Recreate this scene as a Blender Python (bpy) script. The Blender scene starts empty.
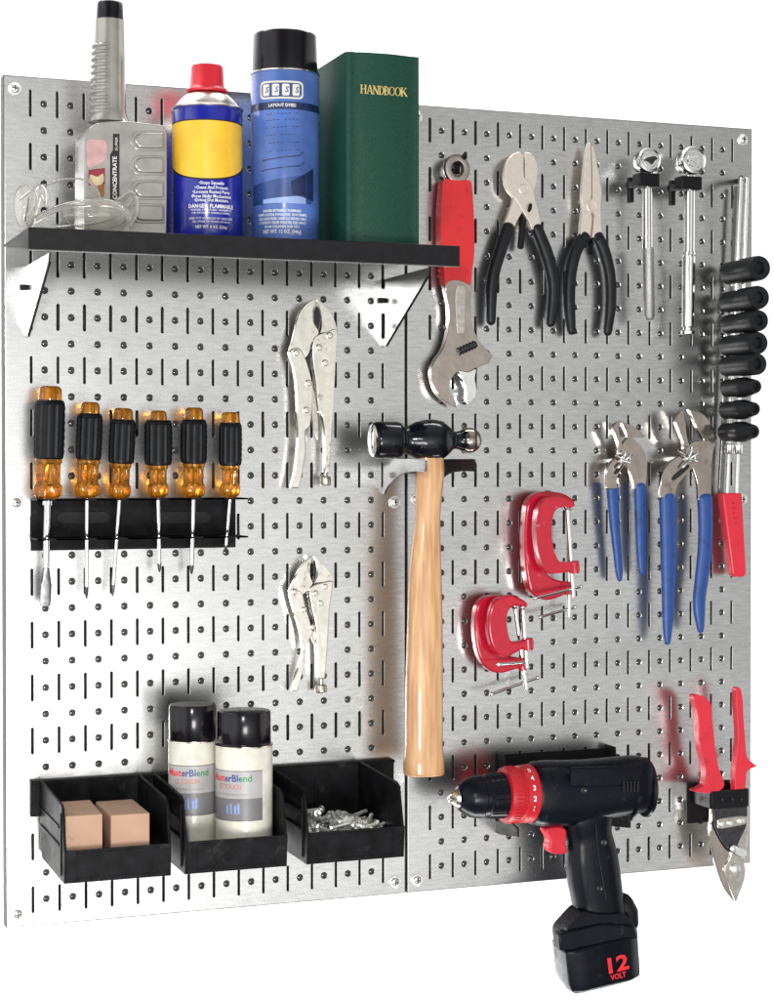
import bpy, bmesh, math, random
from mathutils import Matrix, Vector
random.seed(7)
IN = 0.0254                      # everything is modelled in inches on the board: x right, z up, h out from its face
scene = bpy.context.scene
COL = scene.collection

# ------------------------------------------------------------------ camera model
F, CX, CY = 1918.6, 461.0, 488.3
CA, CB, CC = 0.01445, -0.37622, 0.0
C0, C1, C2 = -10.511, 17.583, 73.156
def rotm(a, b, c):
    return (Matrix.Rotation(c, 3, 'Z') @ Matrix.Rotation(a, 3, 'X') @ Matrix.Rotation(b, 3, 'Y'))
RM = rotm(CA, CB, CC); RT = RM.transposed()
def at(px, py, h=0.0):
    """board position (x, z) of a measured photo point that lies h inches in front of the board"""
    d = RT @ Vector(((px-CX)/F, (py-CY)/F, 1.0))
    s = (C2-h)/d.z
    return (C0+d.x*s, C1-d.y*s)
def P(pts, h): return [at(q[0], q[1], h)+tuple(q[2:]) for q in pts]
def sc(px, py, h): return at(px+1, py, h)[0]-at(px, py, h)[0]      # inches per pixel

# ------------------------------------------------------------------ mesh builder
def w(p): return (p[0]*IN, -p[2]*IN, p[1]*IN)
def cr(pts, k=4, closed=True):
    """smooth curve through points; a third value of 1 keeps a point sharp"""
    n = len(pts); out = []
    def tan(i):
        if len(pts[i]) > 2 and pts[i][2] == 1: return (0, 0)
        a = pts[(i-1) % n] if closed or i > 0 else pts[i]
        b = pts[(i+1) % n] if closed or i < n-1 else pts[i]
        return ((b[0]-a[0])*.5, (b[1]-a[1])*.5)
    for i in range(n if closed else n-1):
        p, q = pts[i], pts[(i+1) % n]; m0, m1 = tan(i), tan((i+1) % n)
        for j in range(k):
            t = j/k; t2, t3 = t*t, t*t*t
            a, b, c, d = 2*t3-3*t2+1, t3-2*t2+t, -2*t3+3*t2, t3-t2
            out.append((a*p[0]+b*m0[0]+c*q[0]+d*m1[0], a*p[1]+b*m0[1]+c*q[1]+d*m1[1]))
    if not closed: out.append(tuple(pts[-1][:2]))
    return out
def interp(keys, t):
    if t <= keys[0][0]: return keys[0][1]
    for (a, u), (b, v) in zip(keys, keys[1:]):
        if t <= b: return u+(v-u)*(t-a)/(b-a) if b > a else v
    return keys[-1][1]
class MB:
    def __init__(s): s.v = []; s.f = []; s.m = []
    def add(s, v, f, m=0):
        o = len(s.v); s.v += [tuple(p) for p in v]; s.f += [tuple(i+o for i in g) for g in f]; s.m += [m]*len(f); return s
    def box(s, x0, x1, z0, z1, h0, h1, m=0):
        v = [(x, z, h) for h in (h0, h1) for z in (z0, z1) for x in (x0, x1)]
        return s.add(v, [(0,1,3,2),(4,6,7,5),(0,4,5,1),(2,3,7,6),(0,2,6,4),(1,5,7,3)], m)
    def prism(s, pts, h0, h1, m=0):
        n = len(pts); v = [(p[0], p[1], h0) for p in pts]+[(p[0], p[1], h1) for p in pts]
        return s.add(v, [tuple(range(n)), tuple(range(n, 2*n))]+[(i, (i+1) % n, n+(i+1) % n, n+i) for i in range(n)], m)
    def xprism(s, pts, x0, x1, m=0):          # outline in (h, z), thickness along x
        n = len(pts); v = [(x0, p[1], p[0]) for p in pts]+[(x1, p[1], p[0]) for p in pts]
        return s.add(v, [tuple(range(n)), tuple(range(n, 2*n))]+[(i, (i+1) % n, n+(i+1) % n, n+i) for i in range(n)], m)
    def zprism(s, pts, z0, z1, m=0):          # outline in (x, h), thickness along z
        n = len(pts); v = [(p[0], z0, p[1]) for p in pts]+[(p[0], z1, p[1]) for p in pts]
        return s.add(v, [tuple(range(n)), tuple(range(n, 2*n))]+[(i, (i+1) % n, n+(i+1) % n, n+i) for i in range(n)], m)
    def sweep(s, path, rad, n=12, p=2.0, ref=(0, 0, 1), closed=False, m=0, rnd=False):
        """path of (x,z,h); rad: radius or list of (half width, half depth)"""
        path = [Vector(q) for q in path]; N = len(path)
        if not isinstance(rad, (list, tuple)): rad = [rad]*N
        elif len(rad) == 2 and N != 2 and not isinstance(rad[0], (list, tuple)): rad = [tuple(rad)]*N
        rad = [r if isinstance(r, (list, tuple)) else (r, r) for r in rad]
        if rnd:                                # rounded ends
            def endcap(a, b, ra):
                d = (a-b).normalized(); q = []; rr = []
                e = min(ra)
                for t in (.45, .8, .98): q.append(a+d*e*t); rr.append((ra[0]*math.sqrt(1-t*t), ra[1]*math.sqrt(1-t*t)))
                return q, rr
            q0, r0 = endcap(path[0], path[1], rad[0]); q1, r1 = endcap(path[-1], path[-2], rad[-1])
            path = q0[::-1]+path+q1; rad = r0[::-1]+list(rad)+r1; N = len(path)
        ref = Vector(ref); vs = []
        for i, q in enumerate(path):
            a = path[(i-1) % N] if closed or i > 0 else path[i]; b = path[(i+1) % N] if closed or i < N-1 else path[i]
            t = (b-a).normalized(); u = t.cross(ref)
            if u.length < 1e-4: u = t.cross(Vector((1, 0, 0)))
            u.normalize(); d = u.cross(t).normalized()
            for j in range(n):
                th = 2*math.pi*(j+.5)/n; c, sn = math.cos(th), math.sin(th)
                cx = math.copysign(abs(c)**(2/p), c); cy = math.copysign(abs(sn)**(2/p), sn)
                vs.append(q+u*rad[i][0]*cx+d*rad[i][1]*cy)
        fs = [(i*n+j, i*n+(j+1) % n, ((i+1) % N)*n+(j+1) % n, ((i+1) % N)*n+j) for i in range(N if closed else N-1) for j in range(n)]
        if not closed: fs += [tuple(range(n)), tuple((N-1)*n+j for j in range(n))]
        return s.add(vs, fs, m)
    def lathe(s, o, d, prof, n=32, m=0, squash=1.0):
        """profile of (distance along d, radius)"""
        o = Vector(o); d = Vector(d).normalized(); r = Vector((0, 0, 1)) if abs(d.z) < .9 else Vector((0, 1, 0))
        u = d.cross(r).normalized(); e = u.cross(d).normalized(); vs = []
        for t, rr in prof:
            for j in range(n):
                th = 2*math.pi*j/n; vs.append(o+d*t+u*rr*math.cos(th)+e*rr*squash*math.sin(th))
        N = len(prof)
        fs = [(i*n+j, i*n+(j+1) % n, (i+1)*n+(j+1) % n, (i+1)*n+j) for i in range(N-1) for j in range(n)]
        fs += [tuple(range(n)), tuple((N-1)*n+j for j in range(n))]
        return s.add(vs, fs, m)
    def ell(s, c, r, n=16, k=9, m=0):
        vs = []
        for i in range(1, k):
            a = math.pi*i/k
            for j in range(n):
                b = 2*math.pi*j/n; vs.append((c[0]+r[0]*math.sin(a)*math.cos(b), c[1]+r[1]*math.cos(a), c[2]+r[2]*math.sin(a)*math.sin(b)))
        fs = [(i*n+j, i*n+(j+1) % n, (i+1)*n+(j+1) % n, (i+1)*n+j) for i in range(k-2) for j in range(n)]
        fs += [tuple(range(n)), tuple((k-2)*n+j for j in range(n))]
        return s.add(vs, fs, m)
    def patch(s, fn, nu, nv, thick=0, m=0):
        vs = [fn(i/nu, j/nv) for i in range(nu+1) for j in range(nv+1)]
        return s.add(vs, [(i*(nv+1)+j, (i+1)*(nv+1)+j, (i+1)*(nv+1)+j+1, i*(nv+1)+j+1) for i in range(nu) for j in range(nv)], m)

def obj(name, mb, mat, parent=None, bevel=0.0, seg=2, ang=38, flat=False, base=None, recalc=True, solid=0, sub=0):
    me = bpy.data.meshes.new(name)
    bs = base or (0, 0, 0)
    me.from_pydata([w((p[0]-bs[0], p[1]-bs[1], p[2]-bs[2])) for p in mb.v], [], mb.f)
    mats = mat if isinstance(mat, (list, tuple)) else [mat]
    for q in mats: me.materials.append(q)
    for pl, i in zip(me.polygons, mb.m): pl.material_index = i
    bm = bmesh.new(); bm.from_mesh(me)
    bmesh.ops.remove_doubles(bm, verts=bm.verts, dist=2e-7)
    if recalc: bmesh.ops.recalc_face_normals(bm, faces=bm.faces)
    bm.to_mesh(me); bm.free()
    if not flat:
        me.shade_smooth(); me.set_sharp_from_angle(angle=math.radians(ang))
    o = bpy.data.objects.new(name, me); COL.objects.link(o)
    if solid:
        md = o.modifiers.new('solid', 'SOLIDIFY'); md.thickness = solid*IN; md.offset = 0
    if bevel:
        md = o.modifiers.new('bevel', 'BEVEL'); md.width = bevel*IN; md.segments = seg; md.limit_method = 'ANGLE'; md.angle_limit = math.radians(40)
        md.harden_normals = False
    if sub:
        md = o.modifiers.new('sub', 'SUBSURF'); md.levels = sub; md.render_levels = sub
    if base: o.location = w(base)
    if parent is not None:
        o.parent = parent
        if parent.type == 'EMPTY': o.location = Vector(o.location)-Vector(parent.location)
    return o
def thing(name, label, cat, base=(0, 0, 0), group=None):
    o = bpy.data.objects.new(name, None); COL.objects.link(o); o.location = w(base); o.empty_display_size = .01
    o['label'] = label; o['category'] = cat
    if group: o['group'] = group
    return o
def tag(o, label, cat, group=None):
    o['label'] = label; o['category'] = cat
    if group: o['group'] = group
    return o

_tc = {}
def text2d(s, size=1.0, bold=0.0, align='CENTER', space=1.0, res=2, shear=0):
    key = (s, bold, align, space, shear)
    if key not in _tc:
        c = bpy.data.curves.new('t', 'FONT'); c.body = s; c.size = 1; c.offset = bold; c.align_x = align; c.align_y = 'CENTER'
        c.space_character = space; c.resolution_u = res; c.fill_mode = 'FRONT'; c.shear = shear
        o = bpy.data.objects.new('t', c); COL.objects.link(o)
        dg = bpy.context.evaluated_depsgraph_get(); me = bpy.data.meshes.new_from_object(o.evaluated_get(dg))
        _tc[key] = ([(v.co.x, v.co.y) for v in me.vertices], [tuple(p.vertices) for p in me.polygons])
        bpy.data.objects.remove(o); bpy.data.curves.remove(c); bpy.data.meshes.remove(me)
    v, f = _tc[key]
    return [(x*size, y*size) for x, y in v], f
def add_text(mb, s, size, fn, width=None, m=0, **kw):
    """fn maps (u, v) in inches to (x, z, h); the line is scaled to the width asked for"""
    v, f = text2d(s, size, **kw)
    if width and v:
        x0 = min(p[0] for p in v); x1 = max(p[0] for p in v); k = width/(x1-x0); v = [(p[0]*k, p[1]) for p in v]
    mb.add([fn(*p) for p in v], f, m)

# ------------------------------------------------------------------ materials
def mat(name, col, rough=.5, metal=0., noise=.08, nscale=60., bump=.0, bscale=300., coat=0., rvar=.08, trans=0., ior=1.45, spec=.5, col2=None, stretch=None, aniso=0., alpha=1.0, sss=0., wear=None, wscale=110., wth=.62, bdist=.0005):
    m = bpy.data.materials.new(name); m.use_nodes = True; nt = m.node_tree; N = nt.nodes; L = nt.links
    b = N['Principled BSDF']; tc = N.new('ShaderNodeTexCoord'); mp = N.new('ShaderNodeMapping')
    L.new(tc.outputs['Object'], mp.inputs['Vector'])
    if stretch: mp.inputs['Scale'].default_value = stretch
    nz = N.new('ShaderNodeTexNoise'); nz.inputs['Scale'].default_value = nscale; nz.inputs['Detail'].default_value = 5
    L.new(mp.outputs['Vector'], nz.inputs['Vector'])
    mx = N.new('ShaderNodeMix'); mx.data_type = 'RGBA'
    c2 = col2 or tuple(max(0, c*(1-noise*3)) for c in col)
    c1 = col if col2 else tuple(min(1, c*(1+noise)) for c in col)
    mx.inputs['A'].default_value = (*c1, 1); mx.inputs['B'].default_value = (*c2, 1)
    mr = N.new('ShaderNodeMapRange'); mr.inputs['From Min'].default_value = .35; mr.inputs['From Max'].default_value = .65
    L.new(nz.outputs['Fac'], mr.inputs['Value']); L.new(mr.outputs['Result'], mx.inputs['Factor']); cout = mx.outputs['Result']
    if wear:
        wn = N.new('ShaderNodeTexNoise'); wn.inputs['Scale'].default_value = wscale; wn.inputs['Detail'].default_value = 8; wn.inputs['Roughness'].default_value = .7; L.new(tc.outputs['Object'], wn.inputs['Vector'])
        wr = N.new('ShaderNodeMapRange'); wr.inputs['From Min'].default_value = wth; wr.inputs['From Max'].default_value = wth+.07; L.new(wn.outputs['Fac'], wr.inputs['Value'])
        wm = N.new('ShaderNodeMix'); wm.data_type = 'RGBA'; wm.inputs['B'].default_value = (*wear, 1); L.new(cout, wm.inputs['A']); L.new(wr.outputs['Result'], wm.inputs['Factor']); cout = wm.outputs['Result']
    L.new(cout, b.inputs['Base Color'])
    rr = N.new('ShaderNodeMapRange'); rr.inputs['To Min'].default_value = max(.02, rough-rvar); rr.inputs['To Max'].default_value = min(1, rough+rvar)
    L.new(nz.outputs['Fac'], rr.inputs['Value']); L.new(rr.outputs['Result'], b.inputs['Roughness'])
    b.inputs['Metallic'].default_value = metal; b.inputs['IOR'].default_value = ior; b.inputs['Specular IOR Level'].default_value = spec
    b.inputs['Coat Weight'].default_value = coat; b.inputs['Coat Roughness'].default_value = .08; b.inputs['Transmission Weight'].default_value = trans
    b.inputs['Anisotropic'].default_value = aniso; b.inputs['Alpha'].default_value = alpha
    if sss: b.inputs['Subsurface Weight'].default_value = sss; b.inputs['Subsurface Scale'].default_value = .004
    if bump:
        n2 = N.new('ShaderNodeTexNoise'); n2.inputs['Scale'].default_value = bscale; n2.inputs['Detail'].default_value = 3
        L.new(mp.outputs['Vector'], n2.inputs['Vector'])
        bp = N.new('ShaderNodeBump'); bp.inputs['Strength'].default_value = bump; bp.inputs['Distance'].default_value = bdist
        L.new(n2.outputs['Fac'], bp.inputs['Height']); L.new(bp.outputs['Normal'], b.inputs['Normal'])
    return m

def galv(name='galvanised_steel', lo=(.43,.435,.435), hi=(.74,.745,.74), r0=.18, r1=.30):
    m = bpy.data.materials.new(name); m.use_nodes = True; nt = m.node_tree; N = nt.nodes; L = nt.links
    b = N['Principled BSDF']; tc = N.new('ShaderNodeTexCoord')
    def noise(scale, st, det=4):
        mp = N.new('ShaderNodeMapping'); mp.inputs['Scale'].default_value = st; L.new(tc.outputs['Object'], mp.inputs['Vector'])
        z = N.new('ShaderNodeTexNoise'); z.inputs['Scale'].default_value = scale; z.inputs['Detail'].default_value = det; L.new(mp.outputs['Vector'], z.inputs['Vector']); return z.outputs['Fac']
    streak = noise(110, (.6, 1, 3)); fine = noise(700, (1, 1, 1.6), 2); big = noise(7, (.6, 1, 1.3), 5)
    def math_(op, a, bb):
        q = N.new('ShaderNodeMath'); q.operation = op
        for i, x in enumerate((a, bb)):
            if isinstance(x, (int, float)): q.inputs[i].default_value = x
            else: L.new(x, q.inputs[i])
        return q.outputs[0]
    mixn = math_('ADD', math_('MULTIPLY', streak, .30), math_('ADD', math_('MULTIPLY', fine, .42), math_('MULTIPLY', big, .28)))
    mr = N.new('ShaderNodeMapRange'); mr.inputs['From Min'].default_value = .36; mr.inputs['From Max'].default_value = .64; L.new(mixn, mr.inputs['Value'])
    mx = N.new('ShaderNodeMix'); mx.data_type = 'RGBA'; mx.inputs['A'].default_value = (*lo, 1); mx.inputs['B'].default_value = (*hi, 1)
    L.new(mr.outputs['Result'], mx.inputs['Factor']); cout = mx.outputs['Result']
    L.new(cout, b.inputs['Base Color'])
    rr = N.new('ShaderNodeMapRange'); rr.inputs['To Min'].default_value = r1; rr.inputs['To Max'].default_value = r0; rr.inputs['From Min'].default_value = .3; rr.inputs['From Max'].default_value = .7
    L.new(mixn, rr.inputs['Value']); L.new(rr.outputs['Result'], b.inputs['Roughness'])
    b.inputs['Metallic'].default_value = 1.0
    bp = N.new('ShaderNodeBump'); bp.inputs['Strength'].default_value = .06; bp.inputs['Distance'].default_value = .00025
    L.new(math_('ADD', math_('MULTIPLY', fine, .5), math_('MULTIPLY', streak, .4)), bp.inputs['Height']); L.new(bp.outputs['Normal'], b.inputs['Normal'])
    return m
M = dict(
 galv=galv(), bracket=galv('zinc_plate', (.17,.17,.168), (.27,.27,.265), .16, .30),
 chrome=mat('chrome', (.90,.90,.89), .09, 1, noise=.03, nscale=200, bump=.03),
 satin=mat('satin_steel', (.62,.59,.54), .30, 1, noise=.07, nscale=250, bump=.08),
 polished=mat('polished_steel', (.47,.41,.37), .11, 1, noise=.04, nscale=60, bump=.5, bscale=20, bdist=.003, wear=(.26,.19,.15), wscale=28, wth=.60),
 nickel=mat('nickel_steel', (.84,.81,.73), .17, 1, noise=.03, nscale=160, bump=.4, bscale=20, bdist=.0025, wear=(.42,.35,.29), wscale=26, wth=.59),
 tool=mat('ground_tool_steel', (.72,.65,.57), .42, .5, noise=.02, nscale=300, bump=.08, wear=(.40,.33,.27), wscale=60, wth=.62),
 zinc=mat('zinc_bolt_metal', (.92,.93,.90), .28, .75, noise=.04, nscale=300),
 socket=mat('black_oxide_socket', (.010,.011,.013), .38, 0, noise=.12, nscale=150, bump=.06, spec=.32),
 dark=mat('dark_steel', (.07,.07,.075), .35, .8, noise=.1, nscale=200, bump=.05),
 black=mat('black_plastic', (.007,.007,.009), .36, 0, noise=.1, nscale=90, bump=.05, bscale=500, spec=.25),
 bin=mat('bin_plastic', (.008,.008,.010), .50, 0, noise=.2, nscale=70, bump=.12, bscale=350, spec=.14, wear=(.022,.021,.02), wscale=60, wth=.58),
 shelfb=mat('black_powder_coat', (.007,.006,.008), .55, 0, noise=.1, nscale=120, bump=.12, bscale=900, spec=.3),
 rubber=mat('black_rubber', (.009,.011,.015), .38, 0, noise=.12, nscale=150, bump=.08, bscale=500, spec=.35),
 grip=mat('soft_black_grip', (.005,.006,.008), .42, 0, noise=.1, nscale=150, bump=.05, spec=.3),
 hammer=mat('black_enamel', (.005,.006,.010), .17, 0, noise=.1, nscale=120, bump=.03, coat=.15, spec=.4),
 drill=mat('drill_plastic', (.005,.006,.011), .27, 0, noise=.12, nscale=80, bump=.08, bscale=900, spec=.22, wear=(.025,.025,.03), wscale=70, wth=.61),
 gloss=mat('gloss_black_cap', (.006,.005,.008), .20, 0, noise=.08, nscale=60, coat=.1, spec=.4),
 capgrey=mat('worn_cap_top', (.20,.19,.17), .55, 0, noise=.12, nscale=120, bump=.1),
 red=mat('red_vinyl', (.70,.024,.028), .45, 0, noise=.02, nscale=120, bump=.07, bscale=500, wear=(.40,.015,.02), wscale=60, wth=.60),
 redp=mat('red_enamel', (.50,.007,.028), .20, 0, noise=.03, nscale=150, bump=.12, bscale=160, coat=.3, wear=(.62,.20,.24), wscale=130, wth=.63),
 redk=mat('red_collar', (.50,.012,.022), .36, 0, noise=.03, nscale=80, bump=.06, wear=(.28,.01,.015), wscale=80, wth=.60),
 redc=mat('red_cap', (.66,.018,.035), .38, 0, noise=.05, nscale=80, bump=.04),
 pinkred=mat('red_tool_grip', (.70,.026,.050), .30, 0, noise=.02, nscale=80, bump=.12, bscale=90, wear=(.42,.02,.03), wscale=60, wth=.60),
 blueg=mat('blue_dipped_vinyl', (.018,.072,.28), .36, 0, noise=.04, nscale=120, bump=.09, bscale=420, wear=(.012,.04,.15), wscale=60, wth=.58),
 amber=mat('amber_acetate', (.95,.40,.03), .07, 0, noise=.02, nscale=60, trans=.82, ior=1.47, rvar=.02, wear=(.45,.16,.02), wscale=50, wth=.56),
 wood=mat('hickory', (.72,.43,.22), .30, 0, nscale=26, stretch=(9, 9, .7), col2=(.52,.27,.12), bump=.08, bscale=60, coat=.5),
 card=mat('brown_card', (.50,.315,.22), .8, 0, noise=.02, nscale=60, bump=.15, bscale=600, wear=(.40,.25,.16), wscale=90, wth=.60),
 cloth=mat('green_book_cloth', (.009,.058,.038), .55, 0, noise=.10, nscale=700, bump=.2, bscale=1500, spec=.3),
 paper=mat('page_paper', (.72,.68,.58), .8, 0, noise=.06, nscale=400, stretch=(8, 1, 1)),
 gold=mat('gold_foil', (.80,.62,.25), .35, .7, noise=.06),
 cblue=mat('blue_can_paint', (.010,.016,.30), .22, 0, noise=.05, nscale=60, coat=.4),
 yellow=mat('yellow_label', (.92,.55,.035), .35, 0, noise=.04, nscale=50, coat=.2),
 white=mat('white_print', (.80,.80,.80), .5, 0, noise=.03),
 cream=mat('cream_can_paint', (.74,.72,.63), .30, 0, noise=.04, nscale=80, coat=.3),
 lgrey=mat('grey_label', (.20,.195,.20), .4, 0, noise=.07, nscale=30),
 lgrey2=mat('pale_grey_label', (.44,.43,.43), .4, 0, noise=.06, nscale=30),
 sky=mat('light_blue_label', (.085,.165,.48), .28, 0, noise=.12, nscale=25, coat=.3),
 sky2=mat('pale_blue_print', (.30,.42,.74), .35, 0, noise=.06),
 navy=mat('navy_label', (.012,.026,.10), .30, 0, noise=.1, coat=.3),
 mid=mat('mid_blue_label', (.035,.08,.26), .30, 0, noise=.12, nscale=40, coat=.2),
 black_ink=mat('black_ink', (.012,.012,.014), .5),
 bottle=mat('silver_plastic', (.40,.385,.36), .22, .45, noise=.06, nscale=60, coat=.5, rvar=.06, bump=.15, bscale=60),
 pink=mat('pink_label', (.62,.38,.37), .5), maroon=mat('maroon_label', (.26,.02,.045), .5), brown=mat('brown_label', (.34,.12,.03), .5),
 tan=mat('tan_label', (.62,.50,.30), .5),
moat=mat('hole_shadow_paint', (.035,.035,.035), .6, 0), rimshade=galv('galvanised_edge_shade', (.10,.10,.10), (.16,.16,.16), .4, .6),
 glintdome=galv('galvanised_glint_dome', (.40,.40,.39), (.52,.52,.51), .16, .24),
 clear=mat('clear_polycarbonate', (.97,.96,.92), .05, 0, noise=.005, trans=.90, ior=1.50, rvar=.01),
 tip=mat('screwdriver_blade', (.74,.74,.75), .16, 1, noise=.05, nscale=200),
 tipd=mat('blued_blade_tip', (.16,.16,.17), .35, 1, noise=.1, nscale=200),
 txtred=mat('red_print', (.80,.02,.03), .5), txtor=mat('orange_print', (.62,.16,.10), .5), txtgr=mat('green_print', (.04,.30,.12), .5),
 txtbl=mat('blue_print', (.03,.06,.28), .5), txtgy=mat('grey_print', (.20,.19,.20), .5), bluefig=mat('blue_figure_print', (.24,.36,.68), .5),
 gapshade=mat('gap_shade', (.10,.10,.10), .8), wallw=mat('white_backdrop_paint', (.86,.86,.86), .8, 0, noise=.01),
)
# ------------------------------------------------------------------ background
bd = MB()
bd.box(-90, 120, -70, 95, -31, -30)
o = obj('backdrop', bd, M['wallw'], flat=True); o['kind'] = 'structure'

# ------------------------------------------------------------------ pegboard panels
def perforated(x0, x1):
    mb = MB(); e = .05
    def quad(a, b, c, d): mb.add([(a, c, 0), (b, c, 0), (b, d, 0), (a, d, 0)], [(0, 1, 2, 3)])
    a, b = x0+e, x1-e
    quad(a, x0+.75, e, 32-e); quad(x0+15.25, b, e, 32-e)
    rings_d = [(.142, 0), (.120, -.013), (.110, -.06), (.100, -.065), (.052, -.062), (.048, -.036), (.034, -.018), (.016, -.010)]
    for k in range(1, 16):
        cx = x0+k
        for m in range(1, 32, 2):
            zb = max(m-1, e)-m; zt = min(m+1, 32-e)-m
            angs = [0, 45, 90, 135, 180]
            base = [(math.cos(math.radians(t)), math.sin(math.radians(t)), 1) for t in angs]+[(math.cos(math.radians(t+180)), math.sin(math.radians(t+180)), -1) for t in angs]
            outer = []
            for c, s, sg in base: outer.append((cx+c*.25, m+(zt if sg > 0 else zb), 0))
            vs = outer[:]
            for r, h in [(.066, 0), (.050, -.012), (.034, -.05), (.032, -.08)]:
                vs += [(cx+c*r, m+sg*.455+s*r, h) for c, s, sg in base]
            n = len(base)
            mb.add(vs, [(i*n+j, i*n+(j+1) % n, (i+1)*n+(j+1) % n, (i+1)*n+j) for i in range(4) for j in range(n)])
        if k < 15:
            cx = x0+k+.5; quad(cx-.25, cx+.25, e, .5); quad(cx-.25, cx+.25, 31.5, 32-e)
            for j in range(1, 32):
                n = 16; vs = []; out = []
                for i in range(n):
                    t = 2*math.pi*i/n+math.pi/n; c, s = math.cos(t), math.sin(t); q = min(.25/abs(c), .5/abs(s)); vs.append((cx+c*q, j+s*q, 0))
                for r, h in rings_d:
                    for i in range(n):
                        t = 2*math.pi*i/n+math.pi/n; dz_ = 0 if r > .09 else 1; vs.append((cx-.036*dz_+math.cos(t)*r, j-.006*dz_+math.sin(t)*r, h))
                fs = []
                for i in range(n):
                    i2 = (i+1) % n; p, q = vs[i], vs[i2]
                    f = [i]
                    if abs(p[0]-q[0]) > 1e-6 and abs(p[1]-q[1]) > 1e-6:
                        vs.append((cx+math.copysign(.25, p[0]+q[0]-2*cx), j+math.copysign(.5, p[1]+q[1]-2*j), 0)); f.append(len(vs)-1)
                    fs.append(tuple(f+[i2, n+i2, n+i]))
                fs += [(r*n+i, r*n+(i+1) % n, (r+1)*n+(i+1) % n, (r+1)*n+i) for r in range(1, 3) for i in range(n)]
                mb.add(vs, fs)
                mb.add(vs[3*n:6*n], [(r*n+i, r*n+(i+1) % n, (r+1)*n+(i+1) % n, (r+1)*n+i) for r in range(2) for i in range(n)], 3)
                vs2 = vs[5*n:9*n]+[(cx-.036, j-.006, -.008)]
                mb.add(vs2, [(r*n+i, r*n+(i+1) % n, (r+1)*n+(i+1) % n, (r+1)*n+i) for r in range(3) for i in range(n)]+[(3*n+i, 3*n+(i+1) % n, 4*n) for i in range(n)], 2)  # dome added in each hole to give a bright spot on its left
    # rolled rim and side flanges
    prof = [(e, 0), (.035, -.002), (.015, -.015), (.003, -.035), (0, -.06), (0, -.74)]
    vs = []
    for q, h in prof: vs += [(x0+q, q, h), (x1-q, q, h), (x1-q, 32-q, h), (x0+q, 32-q, h)]
    mb.add(vs, [(i*4+j, i*4+(j+1) % 4, (i+1)*4+(j+1) % 4, (i+1)*4+j) for i in range(1) for j in range(4)])
    o = len(mb.v)-24; mb.f += [(o+i*4+j, o+i*4+(j+1) % 4, o+(i+1)*4+(j+1) % 4, o+(i+1)*4+j) for i in range(1, 5) for j in range(4)]; mb.m += [1]*16  # rim and flange faces darkened in colour to draw a shadow gap line
    return mb
def screw(parent, x, z, r=.2):
    s = MB().lathe((x, z, -.01), (0, 0, 1), [(0, r*1.35), (.03, r*1.35), (.045, r*1.25), (.045, r), (.09, r*.97), (.13, r*.8), (.155, r*.45), (.16, .01)], 24)
    s = obj('screw', s, M['zinc'], parent)
    c = MB().box(x-.11, x+.11, z-.022, z+.022, .135, .153).box(x-.022, x+.022, z-.11, z+.11, .135, .1535)
    obj('cross_recess', c, M['black_ink'], s, flat=True)
for i, (x0, x1, lab) in enumerate(((0, 15.97, 'galvanised steel pegboard panel under the black shelf and the storage bins'), (16.03, 32, 'galvanised steel pegboard panel behind the pliers, clamps and cordless drill'))):
    t = thing('pegboard_panel', lab, 'pegboard', (x0, 0, 0), 'two steel pegboard panels')
    f = obj('face_plate', perforated(x0, x1), [M['galv'], M['rimshade'], M['glintdome'], M['moat']], t, flat=True)
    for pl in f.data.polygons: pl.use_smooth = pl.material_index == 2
    b = MB().box(x0+.06, x1-.06, .06, 31.94, -.72, -.66); obj('gap_shade_sheet', b, M['gapshade'], t, flat=True)  # dark sheet added so the slots show shade, not the white backdrop
    for sx, sz in ((.42, 31.5), (.42, 16), (.42, .5), (15.5, .5), (15.5, 31.5), (15.5, 15.9)): screw(t, x0+sx, sz, .19)

# ------------------------------------------------------------------ shelf
SZ = (at(28.5, 227, 6)[1]+at(460, 246, 6)[1])/2; SX0 = at(28.5, 227, 6)[0]; SX1 = at(460, 246, 6)[0]
sh = thing('shelf', 'black steel shelf holding the bottle, two spray cans and the handbook', 'shelf', (SX0, SZ, 0))
d = MB().xprism([(.02, SZ), (6, SZ), (6, SZ-.76), (5.86, SZ-.76), (5.86, SZ-.70), (5.94, SZ-.70), (5.94, SZ-.06), (.02, SZ-.06)], SX0, SX1)
obj('shelf_board', d, M['shelfb'], sh, bevel=.025)
obj('hem_edge', MB().box(SX0+.05, SX1-.05, SZ-.795, SZ-.762, 5.88, 5.99), M['bracket'], sh, flat=True)
for px, py in ((27, 335), (384, 345)):
    zb = at(px, py, 0)[1]; x = at(px, py, 0)[0]
    br = MB().xprism([(0, SZ-.77), (0, zb), (.28, zb-.05), (.55, zb+.1), (5.0, SZ-1.1), (5.2, SZ-.77)], x-.03, x+.03)
    bo = obj('bracket', br, M['bracket'], sh, flat=True)
    e = MB().sweep([(x+.02, zb-.05, .30), (x+.02, zb+.08, .55), (x+.02, SZ-1.1, 5.02)], .045, 8); obj('edge_reflection_strip', e, M['shelfb'], bo)  # black strip stands in for the dark reflection along the bracket edge
    z2 = zb+1.78; obj('hook_tab', MB().box(x-.26, x+.26, z2-.1, z2+.1, .0, .12), M['shelfb'], bo, bevel=.02)

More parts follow.
